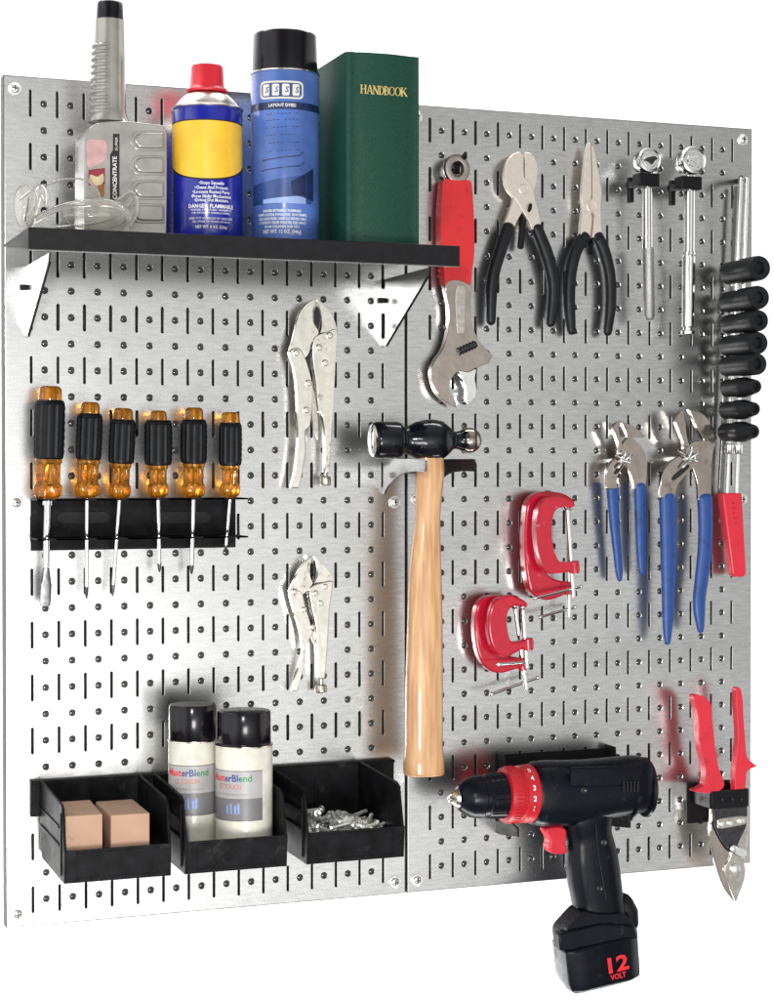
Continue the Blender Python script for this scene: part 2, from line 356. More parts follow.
# ------------------------------------------------------------------ things on the shelf
def cyl(l, r, py, h):
    a = at(l, py, h)[0]; b = at(r, py, h)[0]; D = C2-h
    t1 = math.atan2(a-C0, D); t2 = math.atan2(b-C0, D); tm = (t1+t2)/2
    X = C0+D*math.tan(tm); R_ = math.sin((t2-t1)/2)*D/math.cos(tm)
    return X, R_, tm
def wrap(cx, ch, r, phi0):
    return lambda u, z: (cx+r*math.sin(phi0+u/r), z, ch+r*math.cos(phi0+u/r))
def band(mb, fn, u0, u1, z0, z1, nu=24, nv=2, m=0):
    mb.patch(lambda a, b: fn(u0+(u1-u0)*a, (z0 if not callable(z0) else z0(a))+((z1 if not callable(z1) else z1(a))-(z0 if not callable(z0) else z0(a)))*b), nu, nv, m=m)

# silver additive bottle
H = 2.6
t = thing('additive_bottle', 'silver grey bottle with long ribbed neck and black cap on the shelf', 'bottle', at(125, 232, H)[:1]+(SZ, H))
X0, X1 = at(85, 180, H)[0], at(167, 180, H)[0]; zt = at(125, 123, H)[1]
hw = (X1-X0)/2; xc = (X0+X1)/2
q = cr(P([(84.5, 236, 1), (84, 200), (84.5, 142), (86, 133), (92, 126), (104, 122), (128, 121.5), (152, 124), (162, 126), (166.5, 131), (167, 145), (167, 200), (166.5, 236, 1)], H+.95), 4)
q = [(x_, max(z_, SZ+.01)) for x_, z_ in q]
bo = obj('bottle_body', MB().prism(q, H-.9, H+.95), M['bottle'], t, bevel=.34, seg=6, ang=60)
for py in (141, 165.5, 190, 213.5):
    q = cr(P([(164.5, py-9, 1), (144, py-10), (134, py-8), (129.5, py), (134, py+8), (144, py+10), (164.5, py+10, 1)], H+.95), 4)
    g = obj('finger_grip', MB().prism(q, H+.90, H+.99), M['bottle'], bo, bevel=.035, seg=3)
    q = [((x_-at(149, py, H+.95)[0])*.84+at(150, py, H+.95)[0], (z_-at(149, py, H+.95)[1])*.78+at(149, py, H+.95)[1]) for x_, z_ in q]
    obj('grip_hollow', MB().prism(q, H+.97, H+1.10), M['bottle'], g, bevel=.10, seg=4)
nx, nr, tm = cyl(92, 126, 80, H); nx2, nr2, _ = cyl(94.5, 125, 25, H)
z0, z1 = zt-.05, at(110, 21, H)[1]
neck = MB().lathe((nx, z0, H), (nx2-nx, z1-z0, 0), [(0, nr*1.25), (.25, nr*1.05), (.5, nr), (z1-z0, nr2)], 32)
no = obj('neck', neck, M['bottle'], t)
rb = MB()
for i in range(11):
    z = at(100, 47+i*6.6, H)[1]; k = (z-z0)/(z1-z0); x = nx+(nx2-nx)*k; r = nr+(nr2-nr)*k
    rb.sweep([(x+(r+.02)*math.sin(a), z, H+(r+.0)*math.cos(a)) for a in [-2.4+2.2*j/10 for j in range(11)]], (.07, .085), 8)
obj('neck_ribs', rb, M['bottle'], no)
cx_, cr_, _ = cyl(96, 124, 12, H); zc0, zc1 = at(110, 23, H+.5)[1], at(110, 2.5, H)[1]
cap = MB().lathe((cx_, zc0, H), (0, 1, 0), [(0, cr_*.95), (0, cr_), (.06, cr_*1.01), (zc1-zc0-.08, cr_*.96), (zc1-zc0, cr_*.86), (zc1-zc0, .01)], 36); obj('bottle_cap', cap, M['gloss'], t, ang=60)
hf = H+.957
def face(u, v): return (u, v, hf)
def lab(name, pts, m, dh=0.0, smooth=True):
    q = [at(a, b, hf) for a, b in pts]; mb = MB().prism(cr(q, 4) if smooth else q, hf-.02+dh, hf+dh); return obj(name, mb, m, bo, flat=True)
lab('pink_panel', [(87, 141), (97, 140), (106, 142), (106, 158), (97, 165), (88, 167), (87, 155)], M['pink'])
lab('maroon_panel', [(88.5, 170), (105, 168), (105, 184), (88.5, 186)], M['maroon'], 0, False)
lab('picture_panel', [(90, 175), (97, 177), (103, 174), (103, 183), (96, 186), (90, 184)], M['tan'], .004)
lab('brown_panel', [(97, 184), (104.5, 183), (104.5, 197), (98, 197)], M['brown'], 0, False)
lab('black_strip', [(113, 134), (119.5, 134), (119.5, 200), (110, 200), (110, 155), (113, 150)], M['black_ink'], 0, False)
lt = MB(); x, z = at(116.6, 144, hf); add_text(lt, 'SUPER', .13, lambda u, v: (x-v, z+u, hf+.004), width=.5)
x2, z2 = at(115, 178, hf); add_text(lt, 'CONCENTRATE', .21, lambda u, v: (x2-v, z2+u, hf+.004), width=1.55, bold=.02)
obj('lettering', lt, M['white'], bo, flat=True, recalc=False)

# safety glasses
HG = 4.9
t = thing('safety_glasses', 'clear plastic safety glasses lying folded at the left end of the shelf', 'glasses', at(75, 226, HG)[:1]+(SZ, HG))
def path(pts, h, hs=None): return [at(a, b, h if hs is None else hs[i])+((h if hs is None else hs[i]),) for i, (a, b) in enumerate(pts)]
def sm(pts, k=5): return cr([(a, b) for a, b in pts], k, closed=False)
def lens(pts, h, dome, th):
    q = [at(a, b, h) for a, b in pts]; q = cr(q, 3); cx0 = sum(a for a, b in q)/len(q); cz0 = sum(b for a, b in q)/len(q); n = len(q); mb = MB(); vs = []
    rs = [0.999, .97, .8, .55, .3]
    for r in rs: vs += [(cx0+(a-cx0)*r, cz0+(b-cz0)*r, h+dome*(1-r*r)) for a, b in q]
    vs.append((cx0, cz0, h+dome))
    fs = [(i*n+j, i*n+(j+1) % n, (i+1)*n+(j+1) % n, (i+1)*n+j) for i in range(4) for j in range(n)]+[(4*n+j, 4*n+(j+1) % n, 5*n) for j in range(n)]
    mb.add(vs, fs); return mb
l1 = obj('lens', lens([(17, 190), (26, 186), (35, 190), (38, 203), (33, 218), (24, 228), (17, 222), (14, 205)], HG, .25, .1), M['clear'], t, solid=.07)
l2 = obj('lens', lens([(64, 209), (80, 204), (103, 203), (122, 207), (128, 216), (118, 226), (95, 229), (74, 226), (65, 219)], HG-.4, .45, .1), M['clear'], t, solid=.07)
fr = MB()
fr.sweep(path(sm([(29, 224), (45, 214), (66, 206), (90, 202.5), (110, 203), (124, 209), (129, 218)]), HG), (.12, .15), 10, rnd=True)
fr.sweep(path(sm([(34, 190), (40, 186), (45, 192), (45, 204), (41, 196), (38, 204), (34, 219), (31, 228)]), HG), .065, 8, rnd=True)
obj('frame', fr, M['clear'], t)
hs = [HG-.2-.05*i for i in range(31)]
a1 = MB().sweep(path(sm([(20, 200), (30, 192), (45, 186), (63, 180), (85, 180), (96, 188), (101, 200)])[:31], HG, [HG-.2-.03*i for i in range(31)]), (.04, .09), 8, rnd=True); obj('temple_arm', a1, M['clear'], t)
a2 = MB().sweep(path(sm([(56, 228), (80, 225), (104, 221), (122, 212), (134, 196)]), HG-.7), (.05, .1), 8, rnd=True); obj('temple_arm', a2, M['clear'], t)
a3 = MB().sweep(path(sm([(118, 200), (130, 192), (137, 200), (136, 214), (130, 226)]), HG-.5), (.07, .14), 8, rnd=True); obj('side_shield', a3, M['clear'], t)

# yellow and blue can
def zpx(px, py, h): return at(px, py, h)[1]
H = 3.1
cx_, r_, tm = cyl(172, 242.5, 160, H)
t = thing('lubricant_can', 'blue and yellow spray can with a small red cap on the shelf', 'spray can', (cx_, SZ, H))
zb, z1 = SZ+.01, zpx(207, 110, H)
b = MB().lathe((cx_, zb, H), (0, 1, 0), [(0, r_*.9), (.03, r_*.98), (.1, r_), (z1-zb-.12, r_), (z1-zb-.10, r_*.985), (z1-zb-.06, r_*.985), (z1-zb-.05, r_*1.0)], 64)
bo = obj('can_body', b, M['cblue'], t, ang=60)
rim = MB().lathe((cx_, z1-.06, H), (0, 1, 0), [(0, r_*.99), (.02, r_*1.025), (.08, r_*1.025), (.11, r_*.98), (.1, r_*.93), (.25, r_*.86), (.45, r_*.72), (.60, r_*.58), (.66, r_*.52)], 64)
obj('shoulder', rim, M['satin'], t, ang=60)
zc0, zc1 = zpx(207, 92, H), zpx(207, 66.5, H)
_, ra, _ = cyl(186.5, 228, 90, H); _, rb_, _ = cyl(191, 223.5, 70, H); hc = zc1-zc0
cap = MB().lathe((cx_, zc0-.05, H), (0, 1, 0), [(0, ra*.99), (.08, ra*1.01), (.14, ra*.94), (.24, rb_*1.06), (hc, rb_), (hc+.05, rb_*.95), (hc+.05, rb_*.6), (hc+.02, .01)], 48)
for i in range(48):
    pass
obj('cap', cap, M['redc'], t, ang=50)
fn = wrap(cx_, H, r_*1.003, -tm); fn2 = wrap(cx_, H, r_*1.006, -tm); hwid = r_*1.42
ly = MB(); zy1 = zpx(207, 120, H+r_)
zlow = lambda a: zpx(207, 177, H+r_)-(zpx(207, 160, H+r_)-zpx(207, 160+17, H+r_))*0+.0
def zbot(a):
    q = abs(a*2-1); return zpx(207, 178, H+r_)+(zpx(207, 162, H+r_)-zpx(207, 178, H+r_))*q**2.2
def ztop(a):
    q = abs(a*2-1); return zy1-.06*q**4
kb = MB(); band(kb, fn, -hwid*1.035, hwid*1.035, lambda a: zbot(a)-.06, lambda a: ztop(a)+.05, 40, 4); obj('label_border', kb, M['black_ink'], bo, recalc=True)
band(ly, fn2, -hwid, hwid, zbot, ztop, 40, 4); obj('yellow_label', ly, M['yellow'], bo)
tx = MB(); fn3 = wrap(cx_+.0, H, r_*1.008, -tm+.12)
rows = [(183, '•Stops Squeaks', .17, .95), (187.6, '•Cleans And Protects', .17, 1.28), (192, '•Loosens Rusted Parts', .17, 1.42), (196.3, '•Frees Sticky Mechanisms', .17, 1.55), (200.3, '•Drives Out Moisture', .17, 1.3),
        (206.3, 'DANGER: FLAMMABLE', .20, 1.75), (210, 'UNDER PRESSURE. HARMFUL', .10, 1.6), (213, 'OR FATAL IF SWALLOWED.', .10, 1.5),
        (218.5, 'KEEP OUT OF REACH OF CHILDREN.', .11, 1.7), (221.8, 'SEE OTHER CAUTIONS ON BACK', .10, 1.45), (227, 'NET WT. 8 OZ. (226g)', .14, 1.2)]
for py, s, sz, wd in rows:
    zz = zpx(212, py, H+r_); add_text(tx, s, sz, lambda u, v: fn3(u, zz+v), width=wd, bold=.025 if sz > .12 else .01, res=1)
obj('lettering', tx, M['white'], bo, flat=True, recalc=False)

# blue spray can
H = 3.3
cx_, r_, tm = cyl(250.5, 319.5, 150, H)
t = thing('layout_fluid_can', 'tall blue spray can with a glossy black cap next to the green book', 'spray can', (cx_, SZ, H))
z1 = zpx(285, 76, H)
b = MB().lathe((cx_, zb, H), (0, 1, 0), [(0, r_*.9), (.03, r_*.98), (.1, r_), (z1-zb-.06, r_), (z1-zb, r_*.97)], 64); bo = obj('can_body', b, M['sky'], t, ang=60)
rim = MB().lathe((cx_, z1-.03, H), (0, 1, 0), [(0, r_*.98), (.02, r_*1.015), (.07, r_*1.015), (.1, r_*.95)], 64); obj('rim', rim, M['nickel'], t)
_, ra, _ = cyl(253.5, 319.5, 60, H); zc0 = z1+.03; zc1 = zpx(285, 35, H)
cap = MB().lathe((cx_, zc0, H), (0, 1, 0), [(0, ra*.98), (.02, ra), (zc1-zc0-.12, ra*.975), (zc1-zc0-.03, ra*.95), (zc1-zc0, ra*.90), (zc1-zc0, ra*.8), (zc1-zc0-.04, ra*.78), (zc1-zc0-.04, .01)], 64); obj('cap', cap, M['gloss'], t, ang=50)
ph = -tm-.10
f1 = wrap(cx_, H, r_*1.003, ph); f2 = wrap(cx_, H, r_*1.006, ph); f3 = wrap(cx_, H, r_*1.009, ph); Z = lambda py: zpx(285, py, H+r_)
q = MB(); band(q, f1, -r_*1.7, r_*1.75, Z(109), Z(101.5), 48, 1); obj('black_band', q, M['navy'], bo)
q = MB(); add_text(q, 'LAYOUT DYED', .16, lambda u, v: f2(u+.02, Z(105)+v), width=1.05, bold=.03); obj('lettering', q, M['white'], bo, flat=True, recalc=False)
q = MB()
def rr_band(mb, fn, u0, u1, z0, z1, r): 
    def g(a, b):
        z = z0+(z1-z0)*b; k = 0
        dz = min(z-z0, z1-z)
        if dz < r: k = r-math.sqrt(max(0, r*r-(r-dz)**2))
        return fn(u0+k+(u1-u0-2*k)*a, z)
    mb.patch(g, 20, 14)
rr_band(q, f1, -.88, .84, Z(98.5), Z(80.5), .16); obj('logo_outline', q, M['cream'], bo)
q = MB(); rr_band(q, f2, -.81, .77, Z(96.6), Z(82.4), .12); obj('logo_field', q, M['mid'], bo)
q = MB(); q2 = MB()
for i in range(4):
    u = -.60+.385*i; rr_band(q, wrap(cx_, H, r_*1.0075, ph), u-.145, u+.13, Z(95.3), Z(83.6), .03)
    add_text(q2, 'S', .30, lambda a, v: f3(u+a+.02, Z(89.5)+v), bold=.02, shear=.2)
obj('logo_squares', q, M['cream'], bo); obj('logo_letters', q2, M['mid'], bo, flat=True, recalc=False)
q = MB()
for i, py in enumerate((114, 120, 127.5, 135, 143, 151)):
    for j in range(9):
        if (i*3+j) % 5 == 2: continue
        z = Z(py-.18*j); u = -.62+.145*j; band(q, f1, u, u+.10, z-.012, z+.012, 2, 1)
for py, u0, u1 in ((160, -.78, .85), (170, -.85, .9)):
    band(q, f1, u0, u1-.2, lambda a: Z(py)+.18*a-.02, lambda a: Z(py)+.18*a+.02, 14, 1); band(q, f1, u1-.2, u1, lambda a: Z(py)+.18+.16*a-.02, lambda a: Z(py)+.18+.16*a+.02, 4, 1)
obj('printed_lines', q, M['navy'], bo)
q = MB(); band(q, f1, -1.35, 1.25, lambda a: Z(204)+.05*a, lambda a: Z(184)+.42*a, 30, 3); obj('dark_band', q, M['mid'], bo)
q = MB(); band(q, f2, -.2+.55, 1.35, lambda a: Z(190)-.15*a, lambda a: Z(181)+.55*a, 16, 2); band(q, f2, .4, 1.35, lambda a: Z(194)-.2*a, lambda a: Z(189)-.05*a, 16, 2); obj('figure_print', q, M['navy'], bo)
q = MB(); band(q, f2, -.75, .95, lambda a: Z(203)+.0*a, lambda a: Z(199)+.16*a, 16, 1); obj('pale_bar', q, M['sky2'], bo)
q = MB()
for py, s, wd in ((210.5, 'DANGER EXTREMELY FLAMMABLE', 1.5), (214.5, 'HARMFUL OR FATAL IF SWALLOWED. VAPOR HARMFUL', 2.0), (218.5, 'READ BACK PANEL CAREFULLY BEFORE USING', 1.9), (222.5, 'CONTENTS UNDER PRESSURE. KEEP AWAY', 1.9), (226.5, 'FROM CHILDREN AND PETS', 1.35), (231.5, 'NET WT. 12 OZ. (340g)', 1.5)):
    add_text(q, s, .13 if py < 230 else .19, lambda u, v: f2(u-.0, Z(py)+v), width=wd, bold=.025, res=1)
obj('lettering', q, M['white'], bo, flat=True, recalc=False)

# handbook
HB = 5.3
xl, xr = at(346, 150, HB)[0], at(421, 150, HB)[0]; zt = at(346, 51, HB)[1]
t = thing('handbook', 'thick green cloth handbook standing upright at the right end of the shelf cans', 'book', ((xl+xr)/2, SZ, 3))
sp = MB(); pr = [(xl, .9), (xl, HB-.25), (xl+.05, HB-.1), (xl+.18, HB-.02), (xl+.42, HB-.05), (xl+.52, HB)]
pr += [(xl+.52+(xr-xl-1.04)*i/8, HB+.10*math.sin(math.pi*i/8)) for i in range(1, 8)]
pr += [(xr-.52, HB), (xr-.42, HB-.05), (xr-.18, HB-.02), (xr-.05, HB-.1), (xr, HB-.25), (xr, .9), (xr-.12, .9), (xr-.12, HB-.35), (xl+.12, HB-.35), (xl+.12, .9)]
sp.zprism(pr, SZ+.01, zt); co = obj('cover', sp, M['cloth'], t, bevel=.02)
obj('page_block', MB().box(xl+.125, xr-.125, SZ+.14, zt-.13, 1.05, HB-.36), M['paper'], t)
x, z = at(385.5, 91, HB+.09)
tt = MB()
def bar(px, py, qx, qy, wd, ox, k=0):
    d_ = Vector((qx-px, qy-py)).normalized(); nn = Vector((-d_.y, d_.x))*wd/2; S_ = .33
    tt.add([(x-1.0+(ox+a_)*S_*.94, z+(b_-.5)*S_, HB+.104+k*.0008) for a_, b_ in ((px+nn.x, py+nn.y), (qx+nn.x, qy+nn.y), (qx-nn.x, qy-nn.y), (px-nn.x, py-nn.y))], [(0, 1, 2, 3)])
def arc(cx, cy, rx, ry, a0, a1, ox, w0=.06, w1=.20):
    n_ = 14; vs = []
    for i in range(n_+1):
        t_ = math.radians(a0+(a1-a0)*i/n_); wd = w0+(w1-w0)*abs(math.cos(t_))
        for q_ in (-.5, .5): vs.append((x-1.0+(ox+cx+(rx+wd*q_)*math.cos(t_))*.33*.94, z+(cy+(ry+.07*q_)*math.sin(t_)-.5)*.33, HB+.106))
    tt.add(vs, [(2*i, 2*i+1, 2*i+3, 2*i+2) for i in range(n_)])
def stem(sx, ox, wd=.18):
    bar(sx, 0, sx, 1, wd, ox); bar(sx-.17, .03, sx+.17, .03, .06, ox, 1); bar(sx-.17, .97, sx+.17, .97, .06, ox, 1)
ox = 0
for ch_ in 'HANDBOOK':
    if ch_ == 'H': stem(.17, ox); stem(.68, ox); bar(.2, .52, .65, .52, .08, ox, 2)
    if ch_ == 'A': bar(.12, 0, .40, 1, .09, ox); bar(.70, 0, .42, 1, .19, ox, 1); bar(.22, .33, .6, .33, .07, ox, 2); bar(0, .03, .26, .03, .06, ox, 3); bar(.54, .03, .86, .03, .06, ox, 3)
    if ch_ == 'N': bar(.14, 0, .14, 1, .09, ox); bar(.70, 0, .70, 1, .09, ox); bar(.16, .95, .68, .05, .19, ox, 1); bar(0, .03, .28, .03, .06, ox, 2); bar(.56, .97, .84, .97, .06, ox, 2); bar(0, .97, .2, .97, .06, ox, 2)
    if ch_ == 'D': stem(.17, ox); arc(.25, .5, .43, .465, -90, 90, ox)
    if ch_ == 'B': stem(.17, ox); arc(.25, .745, .27, .22, -90, 90, ox, .05, .16); arc(.25, .27, .34, .235, -90, 90, ox, .05, .18)
    if ch_ == 'O': arc(.42, .5, .34, .47, 0, 360, ox)
    if ch_ == 'K': stem(.17, ox); bar(.26, .45, .68, .95, .09, ox, 1); bar(.38, .55, .76, .05, .19, ox, 2); bar(.6, .03, .9, .03, .06, ox, 3); bar(.52, .97, .8, .97, .06, ox, 3)
    ox += {'B': .73, 'O': .88, 'H': .92, 'D': .80}.get(ch_, .88)-.12
obj('lettering', tt, M['gold'], co, flat=True, recalc=False)
# ================================================================== tools on the board
def plate(name, pts, h0, h1, m, parent, bevel=.035, k=4, smooth=True, seg=2):
    q = P(pts, h1); q = cr(q, k) if smooth else [p[:2] for p in q]
    return obj(name, MB().prism(q, h0, h1), m, parent, bevel=bevel, seg=seg)
def pathh(pts, h, k=5):
    """smooth path through photo points; each may carry its own h as third value"""
    hh = [(q[2] if len(q) > 2 else h) for q in pts]
    a = [at(q[0], q[1], e) for q, e in zip(pts, hh)]
    c = cr(a, k, closed=False); n = len(pts)-1
    return [(x, z, hh[min(i//k, n)]+((hh[min(i//k+1, n)]-hh[min(i//k, n)])*((i % k)/k))) for i, (x, z) in enumerate(c)]
def radii(keys, n): return [tuple(interp([(a, b[j]) for a, b in keys], i/(n-1)) for j in (0, 1)) for i in range(n)]
def grip(name, pts, h, wk, m, parent, p=2.4, n=16):
    """wk: list of (t, half width in px, half depth in inches)"""
    pa = pathh(pts, h); s = sc(pts[0][0], pts[0][1], h)
    return obj(name, MB().sweep(pa, radii([(a, (b*s, c)) for a, b, c in wk], len(pa)), n, p, rnd=True), m, parent, ang=60)
def rod(mb, a, b, r, n=12):
    d = Vector(b)-Vector(a); return mb.lathe(a, d, [(0, r*.8), (r*.2, r), (d.length-r*.2, r), (d.length, r*.8)], n)
def pt(px, py, h): x, z = at(px, py, h); return (x, z, h)
def rivet(parent, px, py, h, r, name='rivet', m=None):
    x, z = at(px, py, h); return obj(name, MB().lathe((x, z, h-.05), (0, 0, 1), [(0, r), (.08, r), (.11, r*.75), (.115, .01)], 20), m or M['nickel'], parent)
def peg(px, py, label, length=.9, group=None, h0=0.0, up=.25, m=None):
    x, z = at(px, py, .02); t = thing('tool_hook', label, 'hook', (x, z, 0), group)
    obj('hook_plate', MB().box(x-.12, x+.12, z-.45, z+.35, 0, .07), m or M['shelfb'], t, bevel=.02)
    obj('prong', MB().sweep([(x, z, .03), (x, z, length*.7), (x, z+up*.4, length*.92), (x, z+up, length)], .075, 10, rnd=True), m or M['shelfb'], t)
    return t

# ---- adjustable wrench
h = .75
t = thing('adjustable_wrench', 'chrome adjustable wrench with bright red grip hanging beside the shelf end', 'wrench', pt(457, 170, 0))
x, z = at(457.3, 169, h)
ring = MB().sweep([(x+.40*math.cos(a), z+.44*math.sin(a), h-.12) for a in [2*math.pi*i/32 for i in range(32)]], (.16, .20), 10, 4, closed=True)
obj('hanging_ring', ring, M['polished'], t, ang=50)
q = cr(P([(443, 183, 1), (446, 179), (457, 180.5), (469, 180), (472, 184, 1), (474, 215), (474.5, 250), (472.5, 270), (471, 285, 1), (464, 281), (457, 280), (450, 281), (445, 285.5, 1), (443.5, 265), (441, 240), (441, 210)], h+.08), 4)
obj('grip', MB().prism(q, h-.5, h+.08), M['red'], t, bevel=.13, seg=4)
rbs = MB()
for i in range(17):
    p_ = at(441.2+(1 if i < 3 else 0), 186+i*5.6, h-.1); rbs.ell((p_[0]-.02, p_[1], h-.22), (.05, .075, .2), 8, 6)
obj('grip_ribs', rbs, M['red'], t)
shank = [(446, 280), (471, 280), (471, 300), (471.5, 316), (473.5, 328), (479, 341), (486, 349), (493, 356, 1), (489, 363, 1), (480, 366.5), (474, 369), (468, 372), (461, 371), (455, 374), (450, 383), (450, 392), (455, 401), (456.5, 407.5, 1), (449, 404), (441, 397.5), (435, 389), (431.5, 377), (432, 367.5), (436, 359), (442.5, 350), (446.5, 338), (449, 322), (448.5, 305)]
sk = plate('shank', shank, h-.42, h-.04, M['polished'], t, bevel=.09, seg=3)
obj('shank_groove', MB().prism(cr(P([(456, 287), (464.5, 287), (465, 300), (464.5, 330), (461, 334), (457, 330), (456, 310)], h-.03), 4), h-.06, h-.02), M['satin'], sk, bevel=.015)
plate('movable_jaw', [(460, 371), (468, 372), (476, 369), (475, 378), (476.5, 388), (475.5, 396), (470, 403.5, 1), (466.5, 400), (467, 390), (463, 381)], h-.40, h-.07, M['chrome'], t, bevel=.05)
kn = MB(); a = Vector(pt(458, 352, h-.02)); b = Vector(pt(476, 344, h-.02)); d = b-a; pr = []
for i in range(25): pr.append((d.length*i/24, .135+(.035 if i % 4 in (1, 2) else 0)))
kn.lathe(a, d, pr, 20); obj('adjusting_screw', kn, M['dark'], t, ang=30)
peg(457, 163, 'short black hook holding the red adjustable wrench by its ring', .95, 'black board hooks')

# ---- diagonal cutters
h = .62
t = thing('diagonal_cutters', 'diagonal cutting pliers with steel jaws and black handles right of the red wrench', 'pliers', pt(522, 200, 0))
ha = plate('jaw', [(519, 152, 1), (513, 154.5), (507.5, 161), (504.4, 172), (505, 183), (508, 191), (516, 200), (522, 210), (529, 222), (531.5, 229.5, 1), (542, 230, 1), (539.5, 215), (535, 198), (533.5, 190), (530, 182), (524.2, 177, 1), (523.6, 165, 1), (523.5, 155, 1)], h-.12, h+.12, M['tool'], t, .03)
hb = plate('jaw', [(525.3, 152.4, 1), (525.2, 177, 1), (522, 184), (514, 196), (512.6, 202), (509, 212), (503, 229, 1), (513.5, 230, 1), (518, 220), (523, 211), (530, 198), (535, 188), (537.5, 178), (538, 169), (535.5, 159), (531.5, 153.5)], h-.17, h+.07, M['tool'], t, .03)
x, z = at(523.5, 189, h+.12); obj('pivot', MB().lathe((x, z, h+.08), (0, 0, 1), [(0, .22), (.05, .22), (.065, .19), (.05, .17), (.055, .01)], 28), M['tool'], t)
grip('handle', [(508.5, 227), (505, 237), (500, 252), (495, 268), (492, 284), (491, 300), (491, 321)], h, [(0, 5.6, .19), (.3, 5.8, .24), (.8, 5.3, .24), (1, 4.2, .18)], M['rubber'], t)
grip('handle', [(536.5, 228), (541, 239), (546.5, 254), (551, 270), (553.5, 286), (553, 304), (550.5, 323)], h, [(0, 5.4, .19), (.3, 6.2, .24), (.8, 5.8, .24), (1, 4.4, .18)], M['rubber'], t)
t = peg(522, 214, 'black peg between the crossed handles of the diagonal cutters', .9, 'black board hooks')
obj('tail', MB().sweep(pathh([(524, 214), (522.5, 226), (520.5, 247)], .5), (.13, .10), 10, 3, rnd=True), M['shelfb'], t)

# ---- long nose pliers
t = thing('long_nose_pliers', 'long nose pliers with pointed steel jaws and bowed black handles', 'pliers', pt(592, 210, 0))
plate('jaw', [(588.8, 142.6, 1), (590.5, 143, 1), (591.3, 165), (591.6, 195, 1), (590, 205), (592, 217), (590.3, 237.5, 1), (580.5, 237.5, 1), (581.5, 222), (583, 208), (582.5, 193), (584, 175), (586, 157)], h-.16, h+.12, M['tool'], t, .04)
plate('jaw', [(591.6, 146, 1), (593.5, 147, 1), (596, 158), (599, 175), (601.5, 192), (600.5, 206), (601, 222), (602, 237.5, 1), (592.3, 237.5, 1), (594, 217), (593.4, 208), (592.6, 195, 1), (592.4, 165)], h-.16, h+.12, M['tool'], t, .04)
x, z = at(592, 206, h+.12); obj('pivot', MB().lathe((x, z, h+.08), (0, 0, 1), [(0, .25), (.055, .25), (.07, .22), (.06, .19), (.07, .01)], 28), M['tool'], t)
grip('handle', [(585, 236), (578, 247), (573, 261), (570, 280), (569.3, 305), (571.5, 331)], h, [(0, 5.6, .18), (.3, 5.4, .23), (.8, 5.2, .23), (1, 4, .17)], M['rubber'], t)
grip('handle', [(597, 236), (602.5, 247), (607, 262), (610.2, 281), (610.4, 306), (607.5, 332)], h, [(0, 5.6, .18), (.3, 5.6, .23), (.8, 5.2, .23), (1, 4, .17)], M['rubber'], t)
peg(590, 244, 'black peg in the fork of the long nose pliers', .8, 'black board hooks')

# ---- ratchets
def ratchet(lab, cx_px, r_px, col, shaft, handle, knob, x_off):
    hf = 1.75; hbk = .85
    t = thing('ratchet', lab, 'ratchet', pt(cx_px, 170, 0), 'two chrome ratchets')
    x, z = at(cx_px, 160, hf); R_ = sc(cx_px, 160, hf)*r_px
    hd = MB().lathe((x, z, hbk), (0, 0, 1), [(0, R_*.80), (.06, R_*.90), (.26, R_*.92), (.30, R_*.84), (.38, R_*.84), (.42, R_*1.0), (.80, R_*1.02), (.87, R_*.95), (.9, R_*.80), (.88, R_*.76), (.88, R_*.6), (.92, R_*.55), (.92, .01)], 40)
    o = obj('ratchet_head', hd, M['chrome'], t, ang=40)
    lv = MB().prism(cr([(x-.30, z-.02), (x-.1, z+.1), (x+.16, z+.16), (x+.3, z+.05), (x+.18, z-.02), (x+.05, z-.2), (x-.1, z-.1)], 3), hf, hf+.08); obj('reversing_lever', lv, M['dark'] if r_px < 11.5 else M['chrome'], o, bevel=.02)
    hm = 1.35
    (a0, a1, ay), (b0, b1, by) = shaft
    p0 = pt((a0+a1)/2, ay-14, hm); p1 = pt((b0+b1)/2, by, hm); r0 = sc(a0, ay, hm)*(a1-a0)/2
    s = MB().lathe(p0, Vector(p1)-Vector(p0), [(0, r0*.95), ((Vector(p1)-Vector(p0)).length, r0)], 24); obj('shaft', s, M['chrome'], t)
    (c0, c1, cy), (d0, d1, dy) = handle
    q0 = pt((c0+c1)/2, cy, hm); q1 = pt((d0+d1)/2, dy, hm); L_ = (Vector(q1)-Vector(q0)).length; rr = sc(c0, cy, hm)*(c1-c0)/2
    if knob:
        s = MB().lathe(q0, Vector(q1)-Vector(q0), [(0, rr*.7), (.05, rr*1.05), (.12, rr*1.05), (.16, rr*.8), (.2, rr), (L_-.35, rr*.92), (L_-.3, rr*.7), (L_-.2, rr*.7), (L_-.16, rr*1.05), (L_-.03, rr*1.05), (L_, rr*.9)], 24); obj('handle', s, M['chrome'], t, ang=40)
    else:
        s = MB().lathe(q0, Vector(q1)-Vector(q0), [(0, rr), (L_-.12, rr*1.02), (L_, rr*.6)], 24); obj('handle', s, M['knurl'], t, ang=40)
    # black clip holder
    c = thing('ratchet_clip', 'black clip on the board gripping the %s' % ('ratchet with the plain chrome handle' if knob else 'ratchet with the knurled handle'), 'clip', pt(cx_px, 180, 0), 'black ratchet clips')
    (l, r, y0, y1) = col; X0, Z0 = at(l, y0, 1.8); X1, Z1 = at(r, y1, 1.8)
    obj('collar', MB().box(X0, X1, Z1, Z0, 1.12, 1.8), M['black'], c, bevel=.05)
    xm = (X0+X1)/2; obj('clip_arm', MB().sweep([(xm, (Z0+Z1)/2, .1), (xm, (Z0+Z1)/2, 1.2)], (.16, .16), 8, 4), M['black'], c)
    obj('clip_foot', MB().box(xm-.11, xm+.11, Z1-.45, Z0+.05, 0, .14), M['black'], c, bevel=.03)
